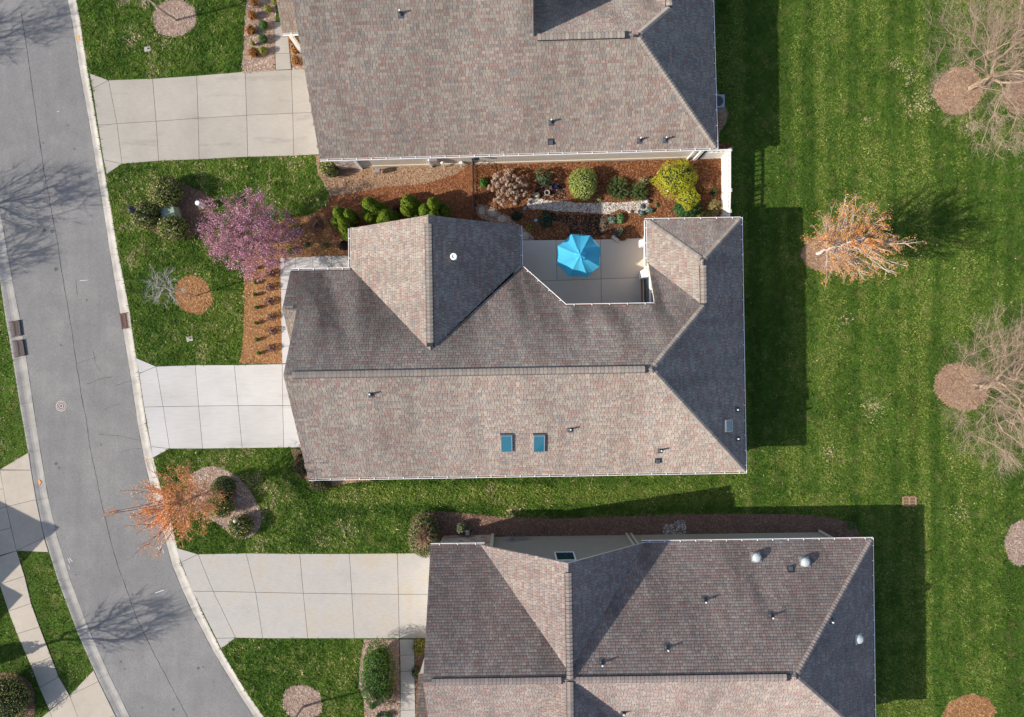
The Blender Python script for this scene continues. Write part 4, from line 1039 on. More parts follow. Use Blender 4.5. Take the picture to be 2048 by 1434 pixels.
spreading_tree('large bare grey tree at the top right corner', 1940, 176, 10.5, 1.5, 6.2, 1300, BK, TWG, 5, lean=(.10, .0), group='big bare trees along the right edge', twigs=7, tl=.85, cz=6.0, rmin=.0042, power=.465)
spreading_tree('large bare grey tree at the right edge level with the middle house', 1946, 772, 9.5, 1.4, 5.0, 1000, BK, TWG, 6, lean=(.08, .0), group='big bare trees along the right edge', twigs=7, tl=.85, cz=5.4, rmin=.0042, power=.465)
# street trees across the road: only their shadows reach the picture
for (x, y, h, fk, r_, sd, lb) in ((-190, 462, 8.2, 2.6, 2.3, 8, 'bare street tree beyond the left edge whose shadow crosses the road near the top driveway'), (-15, 1317, 8.0, 3.0, 1.75, 9, 'bare street tree beyond the left edge whose shadow crosses the road at the bottom'),
                             (-245, 125, 8.2, 2.6, 2.2, 10, 'bare street tree beyond the top left corner'), (-262, 585, 7.6, 2.6, 1.9, 12, 'bare street tree beyond the left edge shading the far kerb')):
    spreading_tree(lb, x, y, h, fk, r_, 190, (.25, .2, .16), (.25, .2, .16), sd, group='bare street trees beyond the left edge', twigs=4, tl=.75, rmin=.0095, power=.40, straight=2.6)
OR = [(.74, .33, .09), (.66, .24, .07), (.78, .42, .13), (.56, .16, .06), (.72, .38, .06)]
upright_tree('orange budding maple on the open lawn behind the middle house', 1634, 506, 5.8, 1.0, 2.55, 100, (.60, .54, .48), (.50, .41, .34), dict(n=13500, spread=.07, size=.037, cols=OR), 21, lean=(.03, 0), rise=(.55, 1.3))
upright_tree('orange budding maple leaning over the kerb and street', 438, 975, 6.9, 1.8, 2.45, 66, (.30, .20, .16), (.44, .24, .16), dict(n=10000, spread=.08, size=.036, cols=[(.88, .40, .12), (.82, .32, .10), (.90, .50, .17), (.74, .22, .10)]), 33, lean=(-.05, .0), rise=(.6, 1.5), r0=.085)
upright_tree('young orange maple at the bottom edge in the round mulch ring', 606, 1412, 6.4, 2.2, 1.9, 40, (.40, .33, .28), (.40, .30, .24), dict(n=4500, spread=.04, size=.04, cols=OR), 44, lean=(-.03, -.01), rise=(.6, 1.3), r0=.09)
spreading_tree('small silvery bare tree in the round orange straw ring', 391, 590, 5.2, 3.3, 1.2, 90, (.36, .30, .27), (.46, .42, .39), 3, group='young bare front yard trees', twigs=5, tl=.38, rmin=.006, power=.40, lean=(-.005, 0))
spreading_tree('young bare tan tree in the round mulch ring at the top left', 353, 41, 6.0, 3.0, 1.7, 170, (.34, .27, .22), (.50, .40, .30), 4, group='young bare front yard trees', twigs=4, tl=.4, rmin=.006, power=.44, lean=(-.12, -.06))
spreading_tree('pink flowering cherry tree in front of the middle house', 540, 486, 4.8, 1.3, 2.75, 800, (.13, .09, .08), (.20, .12, .11), 17, group='flowering trees', twigs=3, tl=.4, rmin=.006, power=.42, cz=3.1, lump=.5,
               blossom=dict(n=34000, spread=.07, size=.037, cols=[(.60, .22, .34), (.74, .40, .51), (.46, .13, .22), (.82, .62, .69), (.26, .14, .11), (.52, .23, .33), (.62, .31, .42), (.24, .17, .10)], name='blossom'))

def ell(n, rx, ry, h, lump=.12, seed=0, low=-.35, shell=(.82, 1.02)):
    d = rng.normal(size=(int(n * 2.2), 3)); d /= np.linalg.norm(d, axis=1, keepdims=True)
    d = d[d[:, 2] > low][:n]
    th = np.arctan2(d[:, 1], d[:, 0])
    l = 1 + lump * (2 * vn1(th * 1.6 + seed * 7 + 20, d[:, 2] * 2.5 + seed) - 1)
    r = rng.uniform(*shell, len(d)) * l
    q = d * r[:, None] * np.array([rx, ry, h * .55])
    q[:, 2] += h * .45
    return q, d
def core(rx, ry, h, k, seed):
    """dark woody inside, a lumpy closed shell"""
    V = []; F = []; nu, nv = 12, 6
    for j in range(nv + 1):
        ph = -.9 + (math.pi / 2 + .9) * j / nv
        for i in range(nu):
            th = 2 * math.pi * i / nu
            l = k * (1 + .1 * math.sin(3 * th + seed))
            V.append((math.cos(ph) * math.cos(th) * rx * l, math.cos(ph) * math.sin(th) * ry * l, math.sin(ph) * h * .55 * k + h * .45))
    for j in range(nv):
        for i in range(nu): F.append((j * nu + i, j * nu + (i + 1) % nu, (j + 1) * nu + (i + 1) % nu, (j + 1) * nu + i))
    return np.array(V), np.array(F)
NB = [0]
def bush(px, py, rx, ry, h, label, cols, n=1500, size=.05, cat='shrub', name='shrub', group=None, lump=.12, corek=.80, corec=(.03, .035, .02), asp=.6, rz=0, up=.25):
    """px, py: where the middle of the plant shows; rx, ry in photo pixels; h in metres"""
    NB[0] += 1
    zc = h * .5; c = P(px, py, zc); f = (1 - zc / HC) / S; rx, ry = rx * f, ry * f
    t = thing(name, label, cat, (c.x, c.y, 0), rz, group)
    q, d = ell(n, rx, ry, h, lump, NB[0])
    V, F = leafquads(q, d + rng.normal(0, .55, d.shape) + np.array([0, 0, up]), size, asp)
    C = pal(len(F), cols, .22)
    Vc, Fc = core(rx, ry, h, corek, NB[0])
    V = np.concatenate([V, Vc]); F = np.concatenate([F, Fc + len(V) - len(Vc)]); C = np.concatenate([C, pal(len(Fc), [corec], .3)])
    bulk('foliage', V, F, C, M['leaf'], t)
    k = max(3, int(h * 4)); tips = np.stack([rng.uniform(-.5, .5, k) * rx, rng.uniform(-.5, .5, k) * ry, np.full(k, h * .6)], 1)
    Vs, Fs = tubes(np.zeros((k, 3)) + rng.normal(0, .03, (k, 3)) * np.array([1, 1, 0]), tips, np.full(k, .015), np.full(k, .006), 4)
    bulk('stems', Vs, Fs, pal(len(Fs), [(.12, .08, .06)], .2), M['bark'], t)
    return t
HOL = [(.07, .095, .025), (.09, .12, .03), (.12, .15, .035), (.06, .085, .02), (.15, .18, .04), (.26, .27, .08), (.05, .08, .025), (.40, .36, .13), (.10, .13, .035), (.46, .38, .16), (.03, .05, .015), (.18, .21, .06)]
bush(330, 383, 35, 33, 1.9, 'largest clipped holly, above the green utility box', HOL, 3040, .058, group='clipped hollies', name='holly_shrub')
bush(293, 430, 32, 31, 1.6, 'clipped holly behind the black lamp post', HOL, 2400, .058, group='clipped hollies', name='holly_shrub')
bush(346, 456, 30, 26, 1.6, 'clipped holly below the green utility box', HOL, 2400, .058, group='clipped hollies', name='holly_shrub')
bush(447, 974, 24, 22, 1.6, 'dark clipped holly nearest the bright driveway, under the orange maple', [(.05, .085, .03), (.09, .13, .045), (.14, .17, .07), (.03, .05, .02)], 1760, .058, group='clipped hollies', name='holly_shrub')
bush(440, 1011, 29, 24, 1.6, 'clipped holly in the middle of the three under the orange maple', HOL, 2080, .058, group='clipped hollies', name='holly_shrub')
bush(482, 1053, 26, 24, 1.2, 'clipped holly standing alone at the tip of the maple bed', HOL, 1840, .058, group='clipped hollies', name='holly_shrub')
bush(659, 336, 21, 19, 1.3, 'speckled shrub at the gutter corner of the upper house', HOL + [(.34, .26, .13)], 1360, .058)
bush(604, 930, 17, 28, .9, 'dark leafy shrub tucked beside the front corner of the middle house', [(.07, .075, .03), (.12, .11, .05), (.16, .08, .06), (.05, .06, .02)], 1300, .05)
bush(640, 970, 24, 11, .8, 'low leafy shrub peeking out under the lower gutter of the middle house', [(.07, .09, .03), (.14, .14, .06), (.14, .08, .05), (.04, .06, .02)], 1000, .05)
bush(846, 1072, 32, 44, 1.5, 'large mixed shrub with a brown twiggy heart at the driveway corner', [(.12, .15, .05), (.20, .21, .08), (.06, .08, .03), (.28, .25, .12)], 3600, .06, corec=(.10, .05, .035))
tw = P(846, 1074, 1.4); k = 260
d_ = rng.normal(size=(k, 3)) + np.array([0, 0, 1.4]); d_ /= np.linalg.norm(d_, axis=1, keepdims=True)
Vs, Fs = tubes(np.zeros((k, 3)) + rng.normal(0, .1, (k, 3)), d_ * rng.uniform(.4, .85, (k, 1)) * np.array([1, 1.3, .7]), np.full(k, .02), np.full(k, .008), 3)
tag(bulk('dead_twigs', Vs, Fs, pal(len(Fs), [(.36, .20, .13), (.45, .30, .20), (.24, .12, .08)], .2), M['bark'], None, (tw.x, tw.y, 1.2)), 'bundle of dead brown branches in the mixed corner shrub', 'branches')
bush(923, 1056, 10, 12, .8, 'small grey green shrub by the gas meter of the lower house', [(.16, .18, .09), (.24, .25, .14), (.10, .12, .05)], 500, .05)
bush(755, 1345, 31, 62, 2.9, 'big dark evergreen shrub beside the lower front walk', [(.055, .13, .02), (.08, .17, .03), (.03, .08, .015), (.13, .20, .04)], 5200, .07, asp=.35, lump=.16)
bush(777, 1385, 18, 28, .8, 'brown twiggy shrub below the big dark evergreen', [(.20, .15, .10), (.12, .09, .06), (.14, .14, .06), (.26, .18, .13)], 900, .05, corek=.5)
for i, (x, y, r) in enumerate(((745, 1413, 6), (776, 1431, 9), (757, 1432, 6))):
    bush(x, y, r, r, .4, ('tiny green plant left of the other two below the evergreen', 'round green plant nearest the lower front walk at the bottom edge', 'little plant between two others at the bottom edge')[i], [(.06, .13, .03), (.10, .18, .05)], 160, .04, group='small plants under the evergreen')
bush(838, 1293, 13, 16, .9, 'round yellow green shrub between the lower front walk and the roof', [(.26, .24, .04), (.20, .20, .03), (.32, .30, .07)], 1100, .035)
bush(832, 1345, 9, 12, .5, 'leafy clump under the porch gutter of the lower house', [(.08, .13, .04), (.16, .18, .06), (.24, .20, .12)], 300, .05)
bush(1703, 1052, 9, 8, .5, 'lone shaded shrub at the right end of the long mulch bed', [(.08, .14, .04), (.14, .18, .06)], 350, .045)
bush(10, 1402, 46, 54, 2.2, 'large speckled shrub at the bottom left corner', HOL + [(.34, .27, .08)], 4200, .05)
bush(-112, 1350, 30, 19, 3.2, 'tall shrub past the left edge that shades the sidewalk', HOL, 2000, .08)
# garden plants
bush(968, 365, 9, 11, .6, 'small bright green shrub beside the black fence', [(.08, .20, .03), (.14, .28, .05), (.05, .12, .02)], 420, .05)
bush(1088, 354, 18, 18, 1.1, 'open dark green shrub beside the blue pot', [(.05, .09, .045), (.09, .14, .07), (.035, .06, .03)], 700, .06, corek=.3, lump=.3)
bush(1166, 367, 29, 31, 1.5, 'round lime green shrub in the middle of the courtyard garden', [(.24, .30, .055), (.32, .36, .09), (.15, .22, .04), (.40, .42, .14)], 3200, .05)
YL = [(.46, .46, .03), (.38, .40, .025), (.54, .51, .05), (.28, .33, .025), (.48, .42, .035)]
bush(1353, 356, 42, 36, 1.9, 'large golden cypress shrub by the white fence', YL, 5600, .055, asp=.3, lump=.25)
bush(1377, 398, 22, 26, 1.6, 'lower lobe of the golden cypress over the dark green shrub', YL, 2300, .055, asp=.3, lump=.2)
bush(1375, 417, 29, 20, 1.0, 'glossy dark green shrub under the golden cypress', [(.035, .10, .03), (.06, .15, .04), (.02, .06, .02), (.12, .20, .07)], 2000, .05)
bush(1412, 375, 14, 12, .5, 'low orange shrub between the golden cypress and white fence', [(.50, .22, .09), (.42, .16, .06), (.55, .32, .15)], 420, .05, corek=.4)
bush(1428, 384, 7, 7, .4, 'tiny green plant at the foot of the white fence', [(.07, .15, .04), (.12, .20, .06)], 160, .045)
bush(1430, 415, 15, 18, .6, 'dry tan grass clump at the foot of the white fence', [(.40, .32, .14), (.32, .26, .10), (.24, .24, .06)], 600, .09, asp=.15, corek=.4)
bush(1405, 432, 16, 9, .5, 'shaded green clump against the wing gutter', [(.22, .24, .06), (.30, .28, .10)], 500, .07, asp=.25, corek=.4)
bush(1092, 440, 13, 17, .8, 'shaded dark shrub beside the pale blue ornament', [(.03, .06, .035), (.05, .09, .05)], 500, .06, corek=.4)
bush(1060, 455, 8, 6, .3, 'little yellow flowering plant near the stepping stones', [(.45, .36, .05), (.30, .28, .06)], 160, .04)
bush(1033, 432, 12, 9, .4, 'dim dark plant between the hydrangea and the path', [(.03, .05, .03), (.05, .07, .04)], 250, .05)
bush(1225, 440, 9, 9, .4, 'silvery green sage left of the round planter', [(.20, .26, .20), (.13, .20, .14), (.28, .32, .26)], 320, .05)
bush(1240, 437, 8, 11, .4, 'bright green clump above the round planter', [(.13, .26, .07), (.20, .32, .12), (.09, .18, .05)], 340, .05)
bush(1209, 447, 9, 18, .4, 'loose mixed plants at the edge of the black mulch', [(.14, .10, .07), (.16, .18, .12), (.24, .16, .12)], 380, .045, corek=.2)
bush(1283, 427, 6, 5, .3, 'blue green succulent at the end of the pebble stream', [(.14, .24, .19), (.20, .30, .24)], 140, .05)
bush(1299, 421, 8, 5, .3, 'blue green succulent right of the pebble stream', [(.14, .24, .19), (.20, .30, .24)], 160, .05)
bush(1313, 410, 4, 4, .2, 'tiny lone seedling in the red mulch', [(.16, .26, .10)], 60, .04)
bush(1198, 398, 6, 4, .25, 'tiny yellow green plant beside the round lime shrub', [(.28, .32, .10)], 90, .04)
bush(1245, 476, 9, 6, .25, 'low orange flowers beside the white stone block', [(.45, .24, .05), (.24, .20, .06), (.40, .14, .05)], 200, .04)
bush(1270, 610, 7, 5, .6, 'small fern against the patio wall', [(.06, .16, .03), (.10, .22, .05)], 160, .10, asp=.2, corek=.2)
def spiky(px, py, r, h, label, cols, n=260, wd=.05):
    c = P(px, py, h * .5); t = thing('rosemary_bush', label, 'shrub', (c.x, c.y, 0), group='rosemary bushes')
    r = r / S
    a = rng.uniform(0, 2 * math.pi, n); k = np.sqrt(rng.uniform(0, 1, n))
    tip = np.stack([np.cos(a) * k * r, np.sin(a) * k * r * 1.1, h * (1.05 - .5 * k) * rng.uniform(.8, 1.1, n)], 1)
    Vs, Fs = tubes(tip * np.array([.25, .25, .05]), tip, np.full(n, wd * .35), np.full(n, wd * .2), 4)
    bulk('stems', Vs, Fs, np.repeat(pal(n, cols, .25), 4, 0), M['leaf'], t)
    m = n * 9; i = rng.integers(0, n, m); f = rng.uniform(.35, 1.0, m)[:, None]
    b0 = tip * np.array([.25, .25, .05]); q = b0[i] + (tip - b0)[i] * f + rng.normal(0, .02, (m, 3))
    V, F = leafquads(q, rng.normal(size=(m, 3)) + np.array([0, 0, .8]), .05, .3)
    bulk('needles', V, F, pal(m, cols, .25), M['leaf'], t)
RO = [(.14, .19, .06), (.20, .25, .09), (.09, .13, .04)]
spiky(1236, 378, 24, .9, 'spiky rosemary bush left of its twin above the pebble stream', RO)
spiky(1277, 383, 20, .8, 'spiky rosemary bush right of its twin above the pebble stream', RO, 220)
bush(1290, 362, 12, 9, .5, 'dry tan clump behind the right rosemary', [(.30, .26, .12), (.22, .20, .08)], 260, .05, corek=.3)
# dried hydrangea
c = P(1016, 376, .7); hy = thing('hydrangea_bush', 'dried hydrangea full of tan flower heads', 'shrub', (c.x, c.y, 0))
k = 120; a = rng.uniform(0, 2 * math.pi, k); rr = np.sqrt(rng.uniform(0, 1, k))
tip = np.stack([np.cos(a) * rr * 1.32, np.sin(a) * rr * 1.25, 1.25 - .6 * rr ** 2 + rng.uniform(-.2, .1, k)], 1)
Vs, Fs = tubes(tip * np.array([.2, .2, .02]), tip, np.full(k, .014), np.full(k, .008), 4)
bulk('stems', Vs, Fs, pal(len(Fs), [(.34, .25, .16), (.24, .17, .11)], .2), M['bark'], hy)
HYC = [(.52, .37, .27), (.44, .29, .20), (.60, .45, .34), (.38, .26, .20)]
heads = []
for v in range(3):
    q, d = ell(70, .10, .10, .18, .2, v, -.8); q[:, 2] -= .09
    V, F = leafquads(q, d + rng.normal(0, .4, d.shape), .035, .8)
    o = bulk('flower_head', V, F, pal(len(F), HYC, .2), M['leaf'], hy, tuple(tip[v])); heads.append(o.data)
for i in range(3, k):
    o = link('flower_head', heads[i % 3], hy, tuple(tip[i]), (random.uniform(-.5, .5), random.uniform(-.5, .5), random.uniform(0, 6))); s_ = random.uniform(.7, 1.35); o.scale = (s_, s_, s_)

# front strip of the middle house: dark purple shrubs and small green tufts in two rows
PU = [(.10, .05, .055), (.16, .09, .09), (.06, .03, .035), (.22, .14, .14)]
ORD = ['first', 'second', 'third', 'fourth', 'fifth', 'sixth', 'seventh']
for i, (x, y) in enumerate(((541, 547), (541, 574), (539, 603), (543, 633), (545, 662), (543, 696))):
    bush(x, y, 9, 8, .5, f'dark purple shrub, {ORD[i]} from the top in the row beside the front walk', PU, 240, .045, corek=.35, corec=(.05, .03, .03), group='row of purple shrubs')
for i, (x, y) in enumerate(((511, 536), (512, 565), (510, 589), (513, 615), (513, 646), (514, 679), (518, 706))):
    bush(x, y, 4.5, 4, .45, f'small green tuft, {ORD[i]} from the top in the row along the lawn edge', [(.06, .14, .02), (.09, .19, .03), (.04, .09, .02)], 130, .035, group='row of green tufts')
bush(592, 460, 11, 11, .8, 'round green mound right of the pink tree', [(.12, .20, .03), (.17, .26, .05), (.07, .12, .02)], 700, .04)
bush(580, 503, 8, 9, .5, 'yellow green mound at the corner of the front walk', [(.24, .28, .035), (.30, .32, .06)], 450, .04)
bush(633, 450, 14, 17, .7, 'dark twiggy purple shrub left of the conifers', PU, 420, .05, corek=.3)
bush(688, 491, 10, 10, .5, 'near black purple shrub at the gutter end', [(.03, .018, .02), (.05, .03, .03)], 420, .04)
bush(652, 491, 6, 6, .3, 'tiny green plant right of its neighbour above the front walk', [(.10, .17, .04), (.15, .22, .06)], 150, .04)
bush(615, 489, 6, 5, .3, 'tiny dark green plant left of its neighbour above the front walk', [(.06, .12, .04)], 150, .04)
bush(795, 418, 9, 10, .6, 'dark red twiggy shrub between the conifers', [(.10, .05, .04), (.07, .04, .03)], 260, .05, corek=.2)
# front bed of the upper house
RD = [(.42, .15, .04), (.34, .10, .04), (.30, .20, .05), (.48, .24, .08)]
GRN = [(.08, .16, .04), (.12, .20, .06), (.05, .10, .03)]
YG = [(.28, .28, .05), (.22, .24, .04), (.36, .34, .10)]
for (x, y, r, cols, lb) in ((504, 30, 9, RD, 'reddish shrub topmost in the outer row by the upper lawn'), (501, 60, 10, RD, 'reddish shrub in the middle of the outer row by the upper lawn'), (506, 105, 11, RD, 'reddish shrub lowest in the outer row by the upper lawn'),
                            (527, 50, 9, GRN, 'green ball shrub higher of the two in the inner row'), (526, 77, 9, GRN, 'green ball shrub lower of the two in the inner row'), (536, 17, 7, YG, 'yellow green shrub at the top of the inner row'), (526, 101, 8, YG, 'yellow green shrub at the bottom of the inner row'), (505, 86, 4, YG, 'tiny plant between two reddish shrubs'), (508, 5, 7, RD, 'reddish shrub cut by the top edge'), (550, 3, 6, YG, 'yellowish plant against the porch at the top edge'),
                            (586, 78, 11, RD, 'orange shrub topmost beside the upper front walk'), (591, 97, 11, RD, 'orange shrub in the middle beside the upper front walk'), (592, 121, 10, RD, 'orange shrub lowest beside the upper front walk')):
    bush(x, y, r, r, .7, lb, cols, 420 if r > 5 else 120, .042, group='small shrubs in front of the upper house')
# columnar conifers in the side yard
def conifer(spires, label):
    """spires: (px, py of the tip, height, radius in metres)"""
    b = [P(x, y, h) for x, y, h, r in spires]; c = sum(b, Vector()) / len(b)
    t = thing('conifer', label, 'conifer', (c.x, c.y, 0), group='dwarf conifers beside the gable')
    for (x, y, h, r), p in zip(spires, b):
        n = int(900 * h * r / .45)
        zz = rng.uniform(0, 1, n) ** .85
        prof = np.where(zz < .75, .75 + .25 * np.sin(zz / .75 * math.pi * .62), np.sqrt(np.maximum(0, 1 - ((zz - .75) / .25) ** 2)) * .98)
        th = rng.uniform(0, 2 * math.pi, n); lum = 1 + .13 * (2 * vn2(th * 2.2 + x, zz * h * 3) - 1)
        q = np.stack([np.cos(th) * prof * r * lum, np.sin(th) * prof * r * lum, zz * h], 1) * np.concatenate([rng.uniform(.85, 1.03, (n, 1))] * 2 + [np.ones((n, 1))], 1)
        d = np.stack([np.cos(th), np.sin(th), .4 + 2.2 * np.maximum(0, zz - .7)], 1)
        V, F = leafquads(q, d + rng.normal(0, .35, d.shape), .07, .5)
        C = pal(n, [(.09, .145, .012), (.13, .185, .015), (.05, .095, .010), (.17, .215, .02)], .28)
        prof2 = [(r * .8, 0), (r * .88, h * .4), (r * .8, h * .75), (r * .5, h * .9), (0.02, h * .95)]
        mb = MB().lathe(prof2, n=10)
        Vc = np.array(mb.v); Fc = np.array([f for f in mb.f if len(f) == 4])
        Vall = np.concatenate([V, Vc]); Fall = np.concatenate([F, Fc + len(V)]); Call = np.concatenate([C, pal(len(Fc), [(.03, .05, .01)], .1)])
        bulk('foliage', Vall, Fall, Call, M['leaf'], t, (p.x - c.x, p.y - c.y, 0))
    MB().cyl((0, 0, 0), (0, 0, 1.0), .08, n=8).build('trunk', M['wood'], t)
conifer([(673, 422, 2.7, .40), (693, 425, 2.6, .36), (682, 438, 2.5, .38), (670, 441, 2.2, .36), (684, 450, 2.2, .42), (692, 462, 1.9, .5)], 'leftmost and widest dwarf conifer with several heads')
conifer([(735, 403, 2.5, .42), (743, 409, 2.3, .42), (735, 424, 1.9, .5), (755, 416, 1.8, .5)], 'second dwarf conifer from the left, split into two heads')
conifer([(771, 428, 2.0, .48), (763, 436, 1.7, .42), (785, 434, 1.5, .45)], 'smallest dwarf conifer, third from the left')
conifer([(815, 401, 2.3, .5), (812, 414, 2.1, .46), (826, 411, 1.8, .5)], 'single headed dwarf conifer, fourth from the left')
conifer([(864, 404, 2.6, .42), (849, 417, 2.3, .42), (866, 426, 2.3, .36), (882, 417, 1.7, .5)], 'rightmost dwarf conifer touching the gable peak')

# ------------------------------------------------------------------ street and garden furniture
b = P(322, 442); lp = thing('lamp_post', 'black lamp post with round hood standing among the hollies', 'lamp post', (b.x, b.y, 0))
MB().lathe([(.14, 0), (.14, .15), (.09, .3), (.07, .9), (.055, 3.1), (.09, 3.16), (.05, 3.22)], n=14).build('post', M['darkmetal'], lp, smooth=True)
MB().lathe([(.12, 3.2), (.17, 3.3), (.19, 3.5)], n=16).build('globe', M['dome'], lp, smooth=True)
MB().lathe([(.24, 3.48), (.245, 3.55), (.2, 3.65), (.1, 3.74), (.03, 3.78), (.03, 3.86), (0, 3.88)], n=18).build('hood', M['darkmetal'], lp, smooth=True)
q = [P(x, y, .8) for x, y in ((320, 414), (345, 411), (351, 434), (324, 438))]; c = sum(q, Vector()) / 4
tr = thing('utility_box', 'green metal transformer box between the clipped hollies', 'utility box', (c.x, c.y, 0))
MB().prism([(p.x - c.x, p.y - c.y) for p in q], .06, .78).build('cabinet', M['green_box'], tr)
MB().prism([((p.x - c.x) * 1.06, (p.y - c.y) * 1.06) for p in q], .78, .82).build('lid', M['green_box'], tr)
MB().prism([((p.x - c.x) * 1.2, (p.y - c.y) * 1.2) for p in q], 0, .06).build('pad', M['con_n'], tr)
b = P(408, 412); pd = thing('utility_pedestal', 'white round utility pedestal in the holly bed', 'utility pedestal', (b.x, b.y, 0))
MB().lathe([(.15, 0), (.15, .82), (.165, .82), (.165, .92), (.13, .96), (0, .97)], n=20).build('housing', M['pvc'], pd, smooth=False)
MB().lathe([(.19, 0), (.19, .06), (.15, .08)], n=16).build('collar', M['green_box'], pd)
b = P(476, 1000); ub = thing('utility_box', 'small grey utility box beside the hollies under the orange maple', 'utility box', (b.x, b.y, 0), .15)
MB().box((0, 0, .25), (.34, .46, .5)).build('cabinet', M['metal'], ub); MB().box((0, 0, .52), (.38, .5, .05)).build('lid', M['steel'], ub); MB().box((.24, .05, .2), (.1, .2, .3)).build('side_box', M['metal'], ub)
b = P(484, 1034); bl = thing('utility_pedestal', 'short beige capsule pedestal behind the lone holly', 'utility pedestal', (b.x, b.y, 0))
MB().lathe([(.11, 0), (.11, .85), (.13, .85), (.13, 1.15), (.08, 1.24), (0, 1.26)], n=16).build('housing', mat('beige_plastic', (.50, .44, .34), rough=.5), bl)
for (x, y, lb, rz) in ((296, 99, 'small pale water meter lid in the upper front lawn', .1), (380, 678, 'small pale water meter lid in the front lawn of the middle house', .25)):
    b = P(x, y); mtb = thing('meter_box', lb, 'meter box', (b.x, b.y, 0), rz, 'water meter lids')
    MB().box((0, 0, .03), (.42, .32, .07)).build('lid', M['con_s'], mtb); MB().box((.06, .02, .068), (.12, .1, .012)).build('hatch', M['darkmetal'], mtb)

# white vinyl fence with open spindle top
WV = mat('white_vinyl', (.74, .70, .64), rough=.45, noises=[(4, .06)])
f0 = P(1443, 316); f1 = P(1443, 394); f2 = P(1442, 434); f3 = P(1441, 456); fa = P(1398, 318)
fence = thing('privacy_fence', 'white vinyl privacy fence with open spindle top behind the courtyard garden', 'fence', (f0.x, f0.y, 0))
def vpanel(a, b):
    a, b = a - f0, b - f0; d = (b - a); ln = d.length; d.normalize(); rz = math.atan2(d.y, d.x); mid = (a + b) / 2
    for z, hgt, w in ((.12, .14, .06), (1.36, .12, .07), (1.78, .09, .09)):
        MB().box((0, 0, 0), (ln - .1, w, hgt)).build('rail', WV, fence, (mid.x, mid.y, z), (0, 0, rz))
    n = max(1, int(ln / .16)); w = (ln - .1) / n
    me = MB().box((0, 0, 0), (w - .006, .035, 1.14)).mesh('plank', WV)
    for k in range(n):
        p = a + d * (.05 + w * (k + .5)); link('plank', me, fence, (p.x, p.y, .74), (0, 0, rz))
    n = max(1, int(ln / .30)); me = MB().box((0, 0, 0), (.09, .035, .34)).mesh('spindle', WV)
    for k in range(n):
        p = a + d * (ln * (k + .5) / n); link('spindle', me, fence, (p.x, p.y, 1.57), (0, 0, rz))
for a, b in ((f0, f1), (f1, f2), (f2, f3), (fa, f0)): vpanel(a, b)
for p in (f0, f1, f2):
    q = p - f0; po = MB().box((0, 0, .92), (.13, .13, 1.84)).build('post', WV, fence, (q.x, q.y, 0))
    MB().box((0, 0, 1.86), (.2, .2, .05)).lathe([(.11, 1.885), (0, 1.95)], n=4).build('post_cap', WV, po)
# black metal picket fence
g0, g1 = P(947, 329), P(949, 462)
bf = thing('picket_fence', 'thin black metal picket fence across the side yard', 'fence', (g0.x, g0.y, 0))
d = (g1 - g0); ln = d.length; d.normalize(); rz = math.atan2(d.y, d.x)
for z in (.2, 1.05, 1.25):
    m_ = d * ln / 2; MB().box((0, 0, 0), (ln, .03, .035)).build('rail', M['darkmetal'], bf, (m_.x, m_.y, z), (0, 0, rz))
me = MB().box((0, 0, .66), (.022, .022, 1.24)).mesh('picket', M['darkmetal'])
for k in range(int(ln / .11)):
    p = d * (.05 + k * .11); link('picket', me, bf, (p.x, p.y, 0), (0, 0, rz))
for t in (0, .5, 1):
    p = d * ln * t; MB().box((0, 0, .68), (.07, .07, 1.36)).build('post', M['darkmetal'], bf, (p.x, p.y, 0), (0, 0, rz))

# blue parasol and table
hub = P(1159, 512, 2.62)
um = thing('parasol', 'bright turquoise octagonal parasol open over the patio table', 'parasol', (hub.x, hub.y, .05))
rim = [P(x, y, 2.12) - Vector((hub.x, hub.y, .05)) for x, y in ((1143, 468), (1180, 471), (1202, 498), (1199, 533), (1175, 554), (1138, 553), (1113, 527), (1115, 492))]
top = Vector((0, 0, 2.66))
for i in range(8):
    a, b = rim[i], rim[(i + 1) % 8]; mb = MB(); N = 6
    def pt(s, t):     # s from hub to rim, t across the panel; cloth sags between the ribs
        e = a.lerp(b, t); p = top.lerp(e, s); p.z += .10 * math.sin(s * math.pi) * .6 - .07 * s * math.sin(t * math.pi)
        pull = -.035 * s * math.sin(t * math.pi)
        return p + Vector((e.x, e.y, 0)) * pull
    for k in range(N):
        for j in range(4):
            s0, s1, t0, t1 = .08 + .92 * k / N, .08 + .92 * (k + 1) / N, j / 4, (j + 1) / 4
            mb.face([pt(s0, t0), pt(s1, t0), pt(s1, t1), pt(s0, t1)])
    pn = mb.build('canopy_panel', M['canvas'], um, smooth=True)
    vb = MB().face([pt(1, 0), pt(1, 1), pt(1, 1) - Vector((0, 0, .10)), pt(1, 0) - Vector((0, 0, .10))]); vb.build('valance', M['canvas'], pn)
    MB().cyl(top - Vector((0, 0, .06)), a - Vector((0, 0, .03)), .012, n=6).build('rib', M['metal'], um)
for i in range(8):
    a, b = rim[i] * .27, rim[(i + 1) % 8] * .27
    a.z = b.z = 2.80
    MB().face([(0, 0, 3.02), tuple(a), tuple((a + b) / 2 + Vector((0, 0, -.05))), tuple(b)]).build('vent_panel', M['canvas'], um)
MB().lathe([(.03, 3.0), (.04, 3.04), (0, 3.1)], n=10).build('finial', M['canvas'], um)
MB().cyl((0, 0, 0), (0, 0, 3.02), .022, n=10).build('pole', M['metal'], um)
MB().lathe([(.26, 0), (.26, .05), (.06, .1), (.05, .3)], n=18).build('base', M['darkmetal'], um)
tb = P(1166, 545, .72); tbl = thing('patio_table', 'round glass patio table half hidden below the turquoise parasol', 'table', (tb.x, tb.y, .05))
